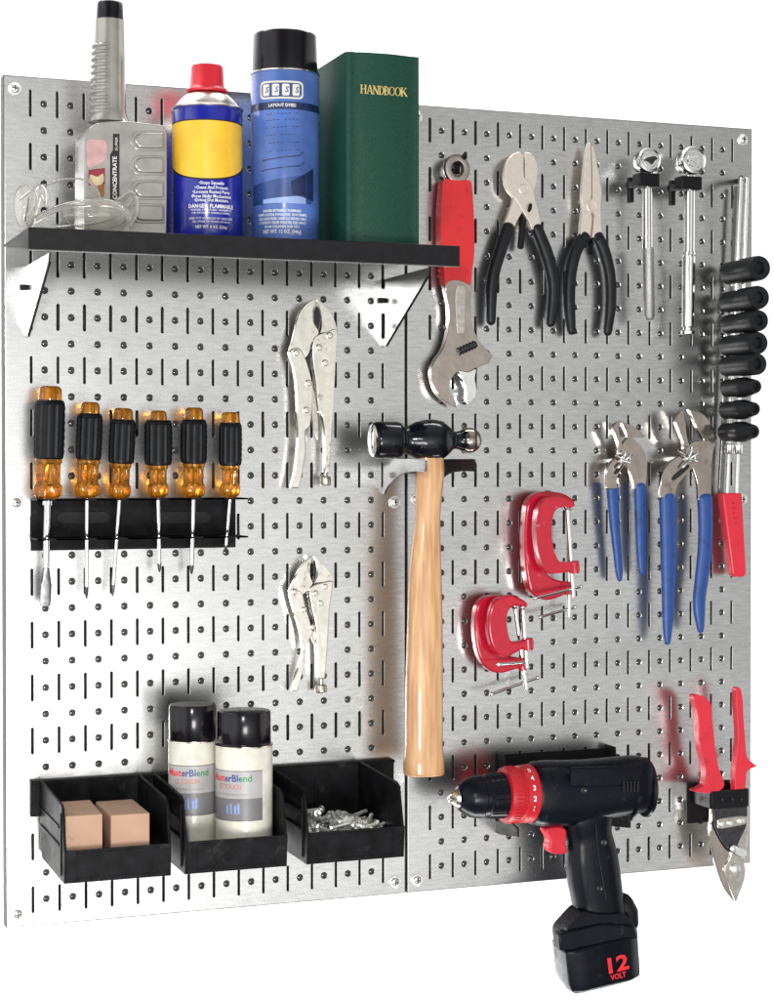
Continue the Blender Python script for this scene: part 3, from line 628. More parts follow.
M['knurl'] = mat('knurled_steel', (.46, .46, .45), .38, 1, noise=.12, nscale=900, bump=.9, bscale=1400)
ratchet('smaller chrome ratchet with short knurled grey handle, left one of the pair', 650.6, 11, (639.6, 660, 172.4, 187), ((642.5, 652.4, 187), (642.8, 652.4, 249)), ((643.2, 653.5, 248), (644.5, 654, 320)), False, 0)
ratchet('larger chrome ratchet with smooth shaft and polished round end knob', 694.8, 12.2, (681.7, 702.4, 175.5, 190), ((684.5, 695, 190), (684, 694.5, 253)), ((682.5, 695, 252), (681.5, 694, 335)), True, 0)

# ---- socket rail with black sockets
t = thing('socket_rail', 'long chrome socket rail ending in a flat red handle at the right board edge', 'tool rail', pt(735, 400, 0))
cl = MB(); 
for (px0, px1) in ((741, 727), (747, 736.5)):
    rd = MB(); rod(rd, pt(px0, 178, 1.6), pt(px1, 494, 1.0), .085, 14); obj('rod', rd, M['chrome'], t)
    a = pt(px0-(px0-px1)*.84, 444, 1.08); b = pt(px0-(px0-px1)*.87, 455, 1.05)
    obj('rod_collar', MB().lathe(a, Vector(b)-Vector(a), [(0, .15), (.03, .19), (.36, .19), (.42, .15)], 18), M['chrome'], t)
bk = MB(); q0 = at(733, 186, .5); q1 = at(719, 496, .5); bk.prism([(q0[0]+.10, q0[1]), (q0[0]+.26, q0[1]), (q1[0]+.24, q1[1]), (q1[0]-.02, q1[1])], .35, .5); obj('rail_strip', bk, M['bracket'], t, bevel=.03)
q = P([(722.5, 493), (742.5, 493), (747, 574), (744, 577), (736, 577), (732.5, 574)], 1.15)
rh = obj('red_handle', MB().prism([p[:2] for p in q], .62, 1.15), M['pinkred'], t, bevel=.09, seg=3)
lt = MB()
for i_, (qx, qy, l_) in enumerate(((733, 503, .16), (734.5, 508, .22), (734, 513, .14), (735.5, 518, .18), (736, 523, .10))):
    x, z = at(qx, qy, 1.155); lt.box(x-l_/2, x+l_/2, z-.035, z+.035, 1.15, 1.157)

x2, z2 = at(738.5, 544, 1.155); lt.lathe((x2, z2, 1.15), (0, 0, 1), [(0, .03), (.008, .03)], 10); obj('embossed_mark', lt, M['redp'], rh, flat=True, recalc=False)
obj('top_hook', MB().sweep([pt(741, 181, .05), pt(741, 178, 1.0), pt(741, 181, 1.6)], .12, 8), M['dark'], t)
sk = [(268, 11.8, 771.2, 0), (297.5, 11.2, 770, 0), (320.5, 10.2, 769, 0), (343, 10.8, 768.5, 0), (364, 10.4, 767.5, 0), (386.5, 9.6, 765, 1), (409, 9.4, 763.5, 1), (431.5, 9.8, 763, 1)]
wds = ['topmost and widest black socket', 'second black socket from the top', 'third black socket from the top', 'fourth black socket from the top', 'fifth black socket from the top', 'sixth black socket from the top, first with a tapered nose', 'black taper-nosed socket second from the bottom', 'lowest black socket just above the rod collars']
for (py, r, xr, tp), lb in zip(sk, wds):
    hf = 3.45 if not tp else 3.25; hb_ = .85
    x, z = at(xr-r*.95, py, hf); R_ = sc(760, py, hf)*r*.93
    t = thing('socket', lb+' sticking out of the rail', 'socket', (x, z, hb_), 'black sockets on the rail')
    L_ = hf-hb_
    if tp: pr = [(0, R_*.86), (.03, R_*.90), (L_*.40, R_*.90), (L_*.41, R_), (L_*.66, R_), (L_*.68, R_*.97), (L_*.985, R_*.66), (L_, R_*.62), (L_, R_*.38), (L_-.16, R_*.36), (L_-.16, .01)]
    else: pr = [(0, R_*.88), (.03, R_*.92), (L_*.52, R_*.92), (L_*.53, R_), (L_*.95, R_), (L_, R_*.93), (L_, R_*.52), (L_-.03, R_*.47), (L_-.22, R_*.45), (L_-.22, .01)]
    obj('socket_body', MB().lathe((x, z, hb_), (0, 0, 1), pr, 36), M['socket'], t, ang=20)
    obj('retaining_ball', MB().ell((x-.02, z-R_*.98, hb_+.35), (.07, .09, .09), 10, 6), M['zinc'], t)
    cx3 = at(733, py, .8)[0]
    obj('stud', MB().box(x-R_*.2, x+R_*.45, z-R_*.3, z+R_*.3, .5, hb_+.01), M['zinc'], t, bevel=.03)

# ---- blue handled pliers
def blue(lab, lhandle, rhandle, lw, rw, jawL, jawR, slot, piv, h, tipm):
    t = thing('groove_joint_pliers', lab, 'pliers', pt(piv[0], piv[1], 0), 'two blue handled groove joint pliers')
    plate('jaw', jawR, h-.16, h+.06, M['polished'], t, .03); a = plate('jaw', jawL, h-.04, h+.18, M['polished'], t, .03)
    q = P(slot, h+.185); obj('joint_slot', MB().prism(cr(q, 3), h+.15, h+.19), M['black_ink'], a, flat=True)
    rivet(t, piv[0], piv[1], h+.2, .21, 'pivot_bolt', M['chrome'])
    grip('handle', lhandle, h, lw, M['blueg'], t, 2.2); grip('handle', rhandle, h-.04, rw, M['blueg'], t, 2.2)
    return t
def teeth(parent, a, b, h, n=8):
    A = Vector(pt(*a, h)); B = Vector(pt(*b, h)); d = (B-A)/n; mb = MB()
    for i in range(n): c = A+d*(i+.5); mb.box(c[0]-.02, c[0]+.02, c[1]-.05, c[1]+.05, h-.12, h+.03)
    obj('teeth', mb, M['chrome'], parent, flat=True)
jl = [(620.5, 421.5), (614.5, 424), (612.5, 430, 1), (616, 438), (618.5, 447), (618, 456), (611, 462), (606.5, 471), (606.5, 489, 1), (617.5, 489, 1), (617.5, 478), (622, 469), (628, 462), (626, 452), (621.5, 441), (619.5, 430)]
jr = [(621, 421, 1), (633.7, 426.6), (641, 432), (645, 436, 1), (643, 437.5), (632, 437, 1), (637, 442), (643, 449), (646.5, 458), (647, 472), (645.5, 489, 1), (634.5, 489, 1), (632, 477), (627, 466), (622, 458), (621, 449), (624.5, 441), (627.5, 436)]
blue('smaller groove joint pliers with short slim blue handles', [(612.3, 486), (613.2, 505), (614.7, 527), (617.2, 553), (619.5, 579)], [(639.8, 486), (640.3, 510), (640.6, 530), (641, 552), (642.3, 573)], [(0, 6, .17), (.5, 4.8, .16), (.9, 3.8, .13), (1, 2.5, .10)], [(0, 5.8, .17), (.5, 5.3, .16), (.9, 4.2, .13), (1, 3, .1)], jl, jr, [(614, 472), (621, 463), (623.5, 465), (616.5, 474)], (626, 458), .78, 0)
jl = [(683, 410), (678, 414), (675, 422, 1), (679, 432), (683.5, 446), (680, 455), (668, 464), (661.5, 477), (659.8, 498, 1), (675.5, 499, 1), (677, 487), (685, 476), (695, 464), (692, 452), (687.5, 436), (685.5, 420)]
jr = [(688.5, 409, 1), (702, 413), (710, 422), (715.5, 433), (714.5, 441), (709, 445, 1), (703.5, 437, 1), (696, 425), (692, 432), (690.5, 445), (687, 456), (693, 467), (698, 484), (698.5, 500, 1), (711, 500, 1), (711.5, 475), (712.5, 452), (716.5, 440), (711, 428), (703, 416)]
jr = [(688.5, 409, 1), (702, 413), (710, 422), (716.5, 434), (715.5, 444), (712.5, 456), (711.5, 478), (711, 500, 1), (698.5, 500, 1), (697.5, 484), (692, 467), (686, 457), (688.5, 446), (696, 441), (704, 440.5, 1), (697, 428, 1)]
blue('larger groove joint pliers with long thick blue handles', [(667.5, 496), (668, 525), (668.3, 560), (668, 600), (667.3, 642)], [(704.7, 498), (705.6, 525), (704.6, 552), (701.5, 580), (699, 603), (700.5, 630)], [(0, 8.3, .22), (.5, 7.6, .21), (.85, 5.6, .17), (1, 3, .12)], [(0, 7.4, .22), (.5, 6.8, .20), (.85, 6, .17), (1, 3, .12)], jl, jr, [(672, 477), (686, 465), (689, 467.5), (675, 480)], (691, 458), 1.15, 0)
for (px, py, hh, lb, s) in ((623, 461, 1.1, 'small silver spring hook with splayed ends holding the smaller blue pliers', .8), (689, 459, 1.5, 'silver spring hook with splayed ends holding the larger blue pliers', 1.0)):
    c = pt(px, py, hh); t = thing('spring_hook', lb, 'hook', (c[0], c[1], 0), 'silver spring hooks')
    obj('hook_arm', MB().sweep([(c[0], c[1], 0), (c[0], c[1], hh)], (.13, .09), 8, 4), M['zinc'], t)
    for dx, dz, dh in ((-.42, .28, .1), (.45, .32, .1), (.1, .5, .15), (.32, -.1, .12), (-.3, -.35, .05)):
        obj('wire_end', MB().sweep([(c[0], c[1], hh-.02), (c[0]+dx*s*.6, c[1]+dz*s*.6, hh+dh), (c[0]+dx*s, c[1]+dz*s, hh+dh*.6)], .055, 8, rnd=True), M['chrome'], t)

# ---- C clamps
def clamp(lab, outer, sc0, sc1, boss, bar, h0, h1, rs=.10):
    t = thing('c_clamp', lab, 'clamp', pt(outer[0][0], outer[0][1], 0), 'red C clamps')
    fr = plate('frame', outer, h0, h1, M['redp'], t, bevel=.10, seg=3)
    hm = (h0+h1)/2
    a, b = Vector(pt(*sc0, hm+.05)), Vector(pt(*sc1, hm+.05)); L_ = (b-a).length; n = int(L_/.055); pr = []
    for i in range(n+1): pr.append((L_*i/n, rs*(1.0 if i % 2 else .84)))
    obj('screw', MB().lathe(a, b-a, pr, 16), M['chrome'], t, ang=60)
    obj('swivel_pad', MB().lathe(a, a-b, [(-.02, rs*1.2), (.06, rs*1.7), (.1, rs*1.7), (.12, .01)], 16), M['chrome'], t)
    x, z, _ = pt(*boss, hm+.05); obj('threaded_boss', MB().lathe((x, z, hm+.05), b-a, [(-.26, rs*1.7), (-.2, rs*2.3), (.2, rs*2.3), (.26, rs*1.7)], 20), M['redp'], t)
    m = MB(); rod(m, pt(*bar[0], hm-.05+bar[2]), pt(*bar[1], hm-.05+bar[3]), .06); m.ell(pt(*bar[0], hm-.05+bar[2]), (.085, .085, .085), 10, 6); m.ell(pt(*bar[1], hm-.05+bar[3]), (.085, .085, .085), 10, 6); obj('tommy_bar', m, M['chrome'], t)
clamp('largest red C clamp, the rear one of the upper nested pair', [(575, 503), (572, 498.5), (564.5, 494), (555, 492), (545, 491.6), (537, 493.5), (530.5, 499), (527, 508), (525, 532), (525.5, 562), (529, 585), (533, 594), (545, 600), (556, 598.5), (566, 594), (571, 591), (572.5, 584), (569, 582), (560, 580.5), (551, 577), (544, 566), (541, 545), (541, 525), (544, 511), (552, 505), (563, 506.5), (570, 509.5)],
      (568.5, 510), (569, 617), (568.5, 588), ((540, 617), (575, 607), .25, -.1), .55, 1.15)
clamp('upper front red C clamp, nested on the largest one', [(575.5, 505, 1), (570, 500), (561, 497), (551, 497), (544, 500.5), (539, 508), (536.8, 520), (536.6, 534), (538, 551), (542, 565), (549, 573.5), (560, 573), (572, 571.5), (578, 570), (578.7, 562.8), (570, 562), (560, 561.5), (556, 555), (553, 544), (551.8, 530), (553, 517), (557, 509), (565, 507), (571, 508)],
      (567.5, 509), (573.5, 597), (574, 567), ((535, 598), (581, 586.5), .3, -.1), 1.45, 1.95)
clamp('small rear red C clamp of the lower pair, scuffed and pale along its back', [(514, 595), (500, 595), (487, 596.5), (479, 603), (475.5, 615), (475, 632), (477, 648), (482, 662), (491, 671), (502, 673), (513, 670), (524, 667), (527.5, 663), (522, 658.5), (510, 656), (500, 652), (493, 640), (491, 622), (494, 610), (502, 605), (514, 606.5), (520, 604), (520, 598)],
      (515, 608), (526.5, 690), (522, 664), ((491.5, 694), (537.6, 677.5), .25, -.1), .55, 1.05, .09)
clamp('small front red C clamp of the lower pair', [(526, 608), (528, 603.5), (521, 598.5), (511, 595), (502, 597), (495, 601), (490.5, 610), (488.3, 624), (490.5, 641), (496.5, 653), (506, 658), (514, 654), (523, 649.5), (531, 647.5), (533, 642), (529, 639.5), (521, 641), (512.5, 641.5), (509, 634), (507.3, 621), (509, 611), (514, 606.5), (521, 606.5)],
      (522.7, 609), (527, 668), (528, 644), ((498.6, 664), (527.5, 662), .3, .1), 1.35, 1.8, .095)
peg(548, 499, 'dark hook under the upper pair of red clamps', .5, 'black board hooks', m=M['dark'])
peg(503, 603, 'dark hook under the lower pair of red clamps', .5, 'black board hooks', m=M['dark'])

# ---- locking pliers
def locking(lab, jawL, jawR, bodyR, lever, inner, rivets, knob, h, notch, rs):
    t = thing('locking_pliers', lab, 'pliers', pt(rivets[0][0], rivets[0][1], 0), 'two silver locking pliers')
    plate('fixed_jaw', jawL, h-.15, h+.10, M['nickel'], t, .045); plate('moving_jaw', jawR, h-.15, h+.08, M['nickel'], t, .045)
    b = plate('handle', bodyR, h-.24, h+.16, M['nickel'], t, .10, seg=3); l = plate('lever', lever, h-.20, h+.15, M['nickel'], t, .06)
    plate('release_lever', inner, h-.08, h+.06, M['satin'], t, .03)
    obj('jaw_mouth', MB().prism(cr(P(notch, h+.11), 4), h+.02, h+.105), M['black_ink'], t, flat=True)
    for rx_, ry_ in rivets: rivet(t, rx_, ry_, h+.17, rs)
    (kx, ky, kw, ky2) = knob; s_ = sc(kx, ky, h)
    a, b2 = Vector(pt(kx, ky, h-.03)), Vector(pt(kx, ky2, h-.03)); L_ = (b2-a).length
    obj('adjusting_knob', MB().lathe(a, b2-a, [(0, kw*s_*.4), (L_*.45, kw*s_*.4), (L_*.5, kw*s_*.9), (L_*.6, kw*s_), (L_*.92, kw*s_), (L_, kw*s_*.85)], 20), M['satin'], t, ang=30)
    return t
locking('large silver locking pliers hanging under the middle of the shelf', 
 [(316, 299, 1), (309, 302), (302.5, 308.5), (298, 317), (295.5, 328), (292.5, 341), (290, 350), (292, 357), (303, 359), (309, 353), (311, 344), (316, 338), (319, 333, 1), (317, 328), (313.5, 322), (312.5, 312), (315, 304)],
 [(317, 299, 1), (324, 305), (330, 312), (334.5, 320), (337, 329.5, 1), (328, 332), (320, 333, 1), (322, 326), (321.5, 314), (319, 305)],
 [(313.5, 341), (318, 335), (327, 332), (337, 329.5), (336.7, 345), (335.5, 365), (333.8, 405), (331.5, 435), (329.5, 472, 1), (325.5, 473, 1), (325.5, 440), (323, 418), (318.5, 409), (316.5, 385), (313, 360)],
 [(289.5, 352), (296, 348), (302, 351), (308, 366), (312.5, 385), (312, 405), (310.5, 425), (305.5, 432), (306, 450), (303, 470), (299, 488, 1), (291, 488, 1), (295.5, 470), (298.5, 440), (298, 415), (297, 390), (294, 368)],
 [(312, 385), (316, 400), (318.5, 425), (318.5, 440), (314, 428), (311.5, 410)],
 [(296, 353), (319, 347.5), (325, 363), (329.5, 335.5), (308.5, 383), (306.3, 410)], (325.5, 468, 5.2, 485.5), .72, [(317.3, 306), (320, 313), (319.8, 323), (317, 329), (314.8, 320), (315, 311)], .13)
locking('small silver locking pliers hanging lower, beside the hammer handle',
 [(313, 556, 1), (306, 561), (300.5, 568), (296.5, 575), (292.5, 584), (289.5, 591), (294, 596), (303, 594), (309, 589), (313, 583, 1), (310.5, 577), (309.5, 568), (312, 560)],
 [(314.5, 556.5, 1), (320, 561), (326.5, 568), (332.5, 577, 1), (331.5, 582), (322, 582), (314.5, 583, 1), (318, 575), (317.5, 564)],
 [(309, 590), (314, 585), (322, 582.5), (332.5, 581), (332.5, 590), (330, 608), (328.3, 640), (326.5, 665), (325, 679, 1), (318, 679, 1), (317, 650), (315.5, 625), (311.5, 607)],
 [(290, 591), (296, 590), (302, 593), (305, 605), (309.5, 620), (312.5, 632), (309, 640), (305, 650), (303.5, 668), (297.5, 691, 1), (292.5, 691, 1), (299.5, 665), (303, 650), (300, 628), (295, 612)],
 [(309, 628), (313, 632), (316.5, 646), (312.5, 640)],
 [(295, 591.5), (315.7, 593), (320.8, 603), (325.3, 586.5), (303.8, 609.5), (312, 627)], (321, 677, 5.8, 692.5), .60, [(315, 560), (316.2, 566), (315.8, 575), (314.5, 578), (313, 573), (313.2, 564)], .11)
peg(316, 341, 'dark hook behind the large locking pliers', .5, 'black board hooks', m=M['dark'])
peg(314, 590, 'dark hook behind the small locking pliers', .4, 'black board hooks', m=M['dark'])

# ---- hammer holder and hammer
t = thing('hammer_bracket', 'steel two-armed bracket cradling the black hammer head', 'bracket', pt(400, 465, 0))
zt = at(433, 459, 4.9)[1]; zb = at(383, 494, 0)[1]
for xw, dark in ((at(383, 470, 0)[0], 0), (at(429, 470, 0)[0], 1)):
    pr = cr([(0, zt, 1), (0, zb, 1), (.2, zb, 1), (.75, zb+.38), (1.6, zt-.75), (2.4, zt-.56), (3.6, zt-.48), (4.9, zt-.48, 1), (5.0, zt-.1), (4.9, zt, 1)], 4)
    o = obj('arm', MB().xprism(pr, xw-.03, xw+.03), M['bracket'] if not dark else M['shelfb'], t, flat=True)
obj('rear_plate', MB().box(at(383, 470, 0)[0], at(429, 470, 0)[0], zt-.6, zt, 0, .06), M['bracket'], t)
hh = 2.6
t = thing('ball_peen_hammer', 'ball peen hammer with black head and long varnished wooden handle', 'hammer', pt(425, 600, 0))
a, b = Vector(pt(372, 440, hh)), Vector(pt(481, 440.5, hh)); d = b-a; Lh = d.length; s_ = sc(430, 440, hh)
fx = lambda px: (px-372)/109*Lh
pr = [(fx(372)+.0, 14*s_), (fx(373.5), 16*s_), (fx(377), 17*s_), (fx(396), 17.2*s_), (fx(399), 16.2*s_), (fx(401), 13.2*s_), (fx(405), 12.6*s_), (fx(408), 13.5*s_), (fx(415), 17*s_), (fx(424), 19.2*s_), (fx(432), 19.5*s_), (fx(441), 18*s_), (fx(448), 13*s_), (fx(451.5), 9*s_), (fx(455), 8.2*s_), (fx(459), 8.8*s_), (fx(462), 10.5*s_)]
hd = MB().lathe(a, d, pr, 48, squash=1.0); ho = obj('head', hd, M['hammer'], t, ang=50)
R_ = 12.2*s_; c0 = fx(468.5); ball = [(c0+R_*math.sin(math.radians(q)), R_*math.cos(math.radians(q))) for q in range(-32, 90, 8)]+[(c0+R_, .01)]
obj('ball_end', MB().lathe(a, d, ball, 36), M['polished'], ho)
obj('striking_face', MB().lathe(a, d, [(-.035, .01), (-.03, 10*s_), (-.005, 14*s_), (.02, 15*s_), (.03, 14.5*s_)], 40), M['chrome'], ho, ang=50)
tx = MB(); x, z, _ = pt(429, 443, hh+19.4*s_); 
add_text(tx, 'FORGED', .20, lambda u, v: (x+u, z+.13+v, hh+19.3*s_*math.cos((v+.09)/.8)+.005-u*u*.16), width=.95, bold=.01); add_text(tx, '32 OZ', .20, lambda u, v: (x+u, z-.14+v, hh+19.3*s_*math.cos((v-.16)/.8)+.006-u*u*.16), width=.7, bold=.01)
obj('stamped_lettering', tx, M['dark'], ho, flat=True, recalc=False)
pl = [(430, 452, 12), (430, 470, 13.2), (429, 490, 12.4), (427.5, 518, 11.4), (426, 550, 13.4), (425, 582, 15.2), (424.8, 630, 16.2), (424, 690, 17.2), (423.8, 742, 17.2), (423.8, 762, 18.6), (424, 772, 18.6), (424, 774.5, 17.5)]
pa = [pt(a_, b_, hh) for a_, b_, _ in pl]; rd = [(c_*s_*1.03, c_*s_*.80) for *_, c_ in pl]
cx2 = cr([(p_[0], p_[1]) for p_ in pa], 4, closed=False); rr = []; 
for i in range(len(cx2)):
    k, f_ = divmod(i, 4); k = min(k, len(rd)-1); k2 = min(k+1, len(rd)-1); rr.append(tuple(rd[k][j]+(rd[k2][j]-rd[k][j])*f_/4 for j in (0, 1)))
obj('handle', MB().sweep([(x_, z_, hh) for x_, z_ in cx2], rr, 28, 2.5), M['wood'], t, ang=50)

# ---- screwdriver rack and screwdrivers
t = thing('screwdriver_rack', 'black steel rack with six amber screwdrivers standing in it', 'tool rack', pt(135, 520, 0))
ze = at(135, 499.5, 1.9)[1]; zl = at(135, 538.5, 1.9)[1]; zbt = at(135, 549, 0)[1]; xa = at(31, 520, .1)[0]; xb = at(236, 520, .1)[0]
rk = MB(); rk.box(xa, xb, zbt, ze, 0, .06); bp = obj('back_plate', rk, M['bin'], t, bevel=.02)
def slotted(z):
    mb = MB(); dx = xb-xa; xs = [at(p_, 500, 1.2)[0] for p_ in (47, 87, 118, 159, 193, 227)]; r = .22; prev = xa
    mb.box(xa, xb, z-.03, z+.03, .06, .95)
    for x in xs: mb.box(prev, x-r, z-.029, z+.029, .95, 1.9); prev = x+r
    mb.box(prev, xb, z-.029, z+.029, .95, 1.9)
    mb.box(xa, xb, z-.031, z+.0315, 1.5, 1.9); return mb
obj('upper_shelf', slotted(ze), M['bin'], t, flat=True); obj('lower_shelf', slotted(zl), M['bin'], t, flat=True)
for l, r in ((57, 110), (152, 211)):
    x0, z0 = at(l, 524.5, .06); x1, z1 = at(r, 511, .06); mb = MB().prism([(x0+.2, z0), (x1-.2, z0), (x1, z0+.12), (x1, z1-.12), (x1-.2, z1), (x0+.2, z1), (x0, z1-.12), (x0, z0+.12)], .05, .10); obj('embossed_panel', mb, M['shelfb'], bp, bevel=.02)
SD = [((50.6, 386), 12, (47.8, 499), 15, 16.2, (400.6, 458.7), (45, 606), 3.6, 1.2, 'flat', 'tallest amber screwdriver at the far left, with a thick flat blade'),
      ((90.5, 402), 10, (87, 498), 13.2, 13.8, (414, 459.5), (86.5, 598.5), 2.1, 1.2, 'cross', 'amber screwdriver second from the left, long thin cross tip'),
      ((123.5, 408), 10.2, (119.5, 499), 11.5, 13.8, (420, 463), (112.5, 596), 2.0, 1.2, 'round', 'amber screwdriver third from the left, its thin shank leaning left'),
      ((158.5, 410.5), 8.7, (158, 498), 10.8, 14.6, (420.6, 464.7), (159.5, 572), 2.2, 1.2, 'round', 'amber screwdriver third from the right, with a barrel-shaped black grip'),
      ((194, 407.5), 9.6, (193.4, 498), 12.4, 13.8, (420, 463), (191.5, 574), 2.3, 1.2, 'cross', 'amber screwdriver second from the right'),
      ((230.5, 412), 9.6, (230, 498), 10.2, 12, (423, 465), (225.5, 551), 1.9, 1.2, 'round', 'shortest amber screwdriver at the far right of the rack')]
for (tx_, ty), rt, (bx, by), rb, rg, (g0, g1), (px, py), rs, hs_, kind, lb in SD:
    A = Vector(pt(tx_, ty, 1.35)); B = Vector(pt(bx, by, 1.2)); d = B-A; L_ = d.length; s_ = sc(bx, by, 1.2)*.955
    t = thing('screwdriver', lb, 'screwdriver', tuple(B), 'amber handled screwdrivers in the rack')
    k0 = (g0-ty)/(by-ty)*L_; k1 = (g1-ty)/(by-ty)*L_
    def star(pr, nfl, amp, mbx):
        u = d.cross(Vector((0, 0, 1))).normalized(); e = u.cross(d).normalized(); dn = d.normalized(); n = 48; vs = []
        for tt, r, am in pr:
            for j in range(n):
                th = 2*math.pi*j/n; q = r*(1-am*(.5-.5*math.cos(nfl*th))); vs.append(A+dn*tt+u*q*math.cos(th)+e*q*math.sin(th))
        N_ = len(pr); fs = [(i*n+j, i*n+(j+1) % n, (i+1)*n+(j+1) % n, (i+1)*n+j) for i in range(N_-1) for j in range(n)]+[tuple(range(n)), tuple((N_-1)*n+j for j in range(n))]
        mbx.add(vs, fs); return mbx
    r1, r2, r3 = rt*s_, rb*s_, rg*s_
    hb_ = star([(0, r1*.55, 0), (.03, r1*.8, 0), (.12, r1*.97, 0), (k0, r1*1.02, 0), (k1-.08, r1*1.02, 0), (k1, r2*.92, 0), (k1+.12, r2*.95, 0), (k1+.2, r2*.84, .34), (L_-.58, r2*.84, .36), (L_-.48, r2*1.0, .1), (L_-.34, r2*1.02, .14), (L_-.12, r2*.96, .16), (L_-.02, r2*.6, .08), (L_, r2*.3, 0)], 6 if rb > 14 else 8, .15, MB())
    ho = obj('handle', hb_, M['amber'], t, ang=50)
    g = MB(); pr = [(k0-.02, r3*.80, 0), (k0+.02, r3*.88, 0), (k0+.12, r3*.97, .06)]
    n_ = 14
    for i in range(n_+1):
        q = k0+.14+(k1-k0-.26)*i/n_; pr.append((q, r3*(1.0 if i % 2 else .955)*(1+.02*math.sin(math.pi*i/n_)), .10))
    pr += [(k1-.06, r3*.96, .06), (k1, r3*.88, 0), (k1+.02, r3*.8, 0)]
    star(pr, 16, .1, g); obj('rubber_grip', g, M['grip'], ho, ang=35)
    T_ = Vector(pt(px, py, .9)); e = T_-B; Le = e.length; rsi = rs*s_
    bl = MB()
    if kind == 'flat':
        bl.lathe(B, e, [(0, rsi*1.5), (.22, rsi*1.5), (.24, rsi), (Le*.62, rsi), (Le*.66, rsi*.9)], 18); obj('shank', bl, M['tip'], t, ang=40)
        f = MB(); u = e.cross(Vector((0, 0, 1))).normalized(); a0 = B+e*.64
        f.sweep([a0, B+e*.72, B+e*.80, B+e*.95, T_], [(rsi*.9, rsi*.9), (rsi*1.3, rsi*.6), (rsi*1.75, rsi*.35), (rsi*1.7, rsi*.2), (rsi*1.5, rsi*.15)], 12, 4); obj('blade_tip', f, M['tipd'], t)
    else:
        bl.lathe(B, e, [(0, rsi), (Le*.86, rsi), (Le*.88, rsi*.98)], 14); obj('shank', bl, M['tip'], t)
        f = MB(); f.lathe(B+e*.87, e, [(0, rsi*.98), (Le*.04, rsi*.98), (Le*.09, rsi*.75), (Le*.13, rsi*.3)], 8 if kind == 'cross' else 14); obj('blade_tip', f, M['tipd'], t, ang=20)

# ---- bin rail, bins and contents
x0, z0 = at(30.5, 781, .25); x1, z1 = at(394, 768, .25); zr0 = z0; zr1 = at(31, 817, .25)[1]
rl = MB(); rl.box(x0, x1, zr1, zr0, .02, .25); rl.box(x0, x1, zr0-.12, zr0, .25, .4); tag(obj('bin_rail', rl, M['bin'], bevel=.03), 'long black hanging rail behind the three storage bins', 'rail')
FH = 5.6; zbot = (at(63.4, 882, FH)[1]+at(184, 875, FH)[1]+at(305.6, 868, FH)[1])/3
ztop = (at(38.6, 778, .35)[1]+at(385, 764, .35)[1])/2; zfs = (at(64.4, 811.5, 5.2)[1]+at(181, 806, 5.2)[1]+at(411, 785, 5.2)[1])/3; zlip = (at(65.5, 849.5, FH)[1]+at(309, 835.8, FH)[1]+at(410, 824.7, FH)[1])/3
XL = [at(64.5, 865, FH)[0], at(185.5, 860, FH)[0], at(307.5, 850, FH)[0]]; BW = at(171, 862, FH)[0]-XL[0]+.02
def bin_at(x, lab):
    t = thing('storage_bin', lab, 'bin', (x+BW/2, zbot, 3), 'black plastic storage bins'); T_ = .09
    side = [(.3, ztop), (.3, zbot+.45), (.75, zbot), (FH-.1, zbot), (FH, zlip), (FH-.08, zlip), (5.12, zfs), (4.85, zfs+.12)]
    def sd(xx): return MB().xprism(side, xx, xx+T_)
    for k, xx in enumerate((x, x+BW-T_)):
        s = obj('side_wall', sd(xx), M['bin'], t, bevel=.02)
        r = MB(); o_ = xx-.10 if k == 0 else xx+T_-.03
        r.sweep([(xx+T_/2, ztop+.01, .35), (xx+T_/2, zfs+.13, 4.85), (xx+T_/2, zfs, 5.12)], (.09, .05), 8, 3, ref=(1, 0, 0)); obj('top_rim', r, M['bin'], s)
        q = MB()
        xo0, xo1 = (xx-.05, xx+.01) if k == 0 else (xx+T_-.01, xx+T_+.05)
        for zz in (ztop-.95, ztop-1.6): q.box(xo0, xo1, zz-.05, zz+.05, .5, 4.6)
        q.box(xo0, xo1, zbot+.2, zfs-.1, 4.9, 5.05); obj('side_ribs', q, M['bin'], s, bevel=.015)
    obj('back_wall', MB().box(x+T_, x+BW-T_, zbot+.1, ztop, .32, .42).box(x+BW*.5-.04, x+BW*.5+.04, zbot+.3, ztop-.4, .42, .5), M['bin'], t, bevel=.02)
    obj('floor_panel', MB().box(x+T_, x+BW-T_, zbot+.005, zbot+.09, .42, FH-.14), M['bin'], t)
    f = MB().xprism([(FH-.10, zbot+.01), (FH-.002, zlip-.03), (FH-.002, zlip), (FH-.12, zlip), (FH-.21, zbot+.01)], x+T_-.001, x+BW-T_+.001); fo = obj('front_panel', f, M['bin'], t)
    fn_ = lambda u, v: (u, v, FH-.10+.1*(v-zbot)/(zlip-zbot)+.02)
    q = MB(); xa_, xb_ = x+.42, x+BW-.42; za, zb_ = zbot+.12, zlip-.08
    for (a_, b_, c_, d_) in ((xa_, xb_, za, za+.05), (xa_, xb_, zb_-.05, zb_), (xa_, xa_+.05, za, zb_), (xb_-.05, xb_, za, zb_)):
        hh0 = FH-.10+.1*((c_+d_)/2-zbot)/(zlip-zbot); q.xprism([(FH-.12+.1*(c_-zbot)/(zlip-zbot), c_), (FH-.07+.1*(c_-zbot)/(zlip-zbot), c_), (FH-.07+.1*(d_-zbot)/(zlip-zbot), d_), (FH-.12+.1*(d_-zbot)/(zlip-zbot), d_)], a_, b_)
    obj('label_frame', q, M['bin'], fo, flat=True)
for x, l in zip(XL, ('left black storage bin holding two brown cardboard boxes', 'middle black storage bin holding two cream spray cans', 'right black storage bin holding loose shiny bolts')): bin_at(x, l)
fl = zbot+.10
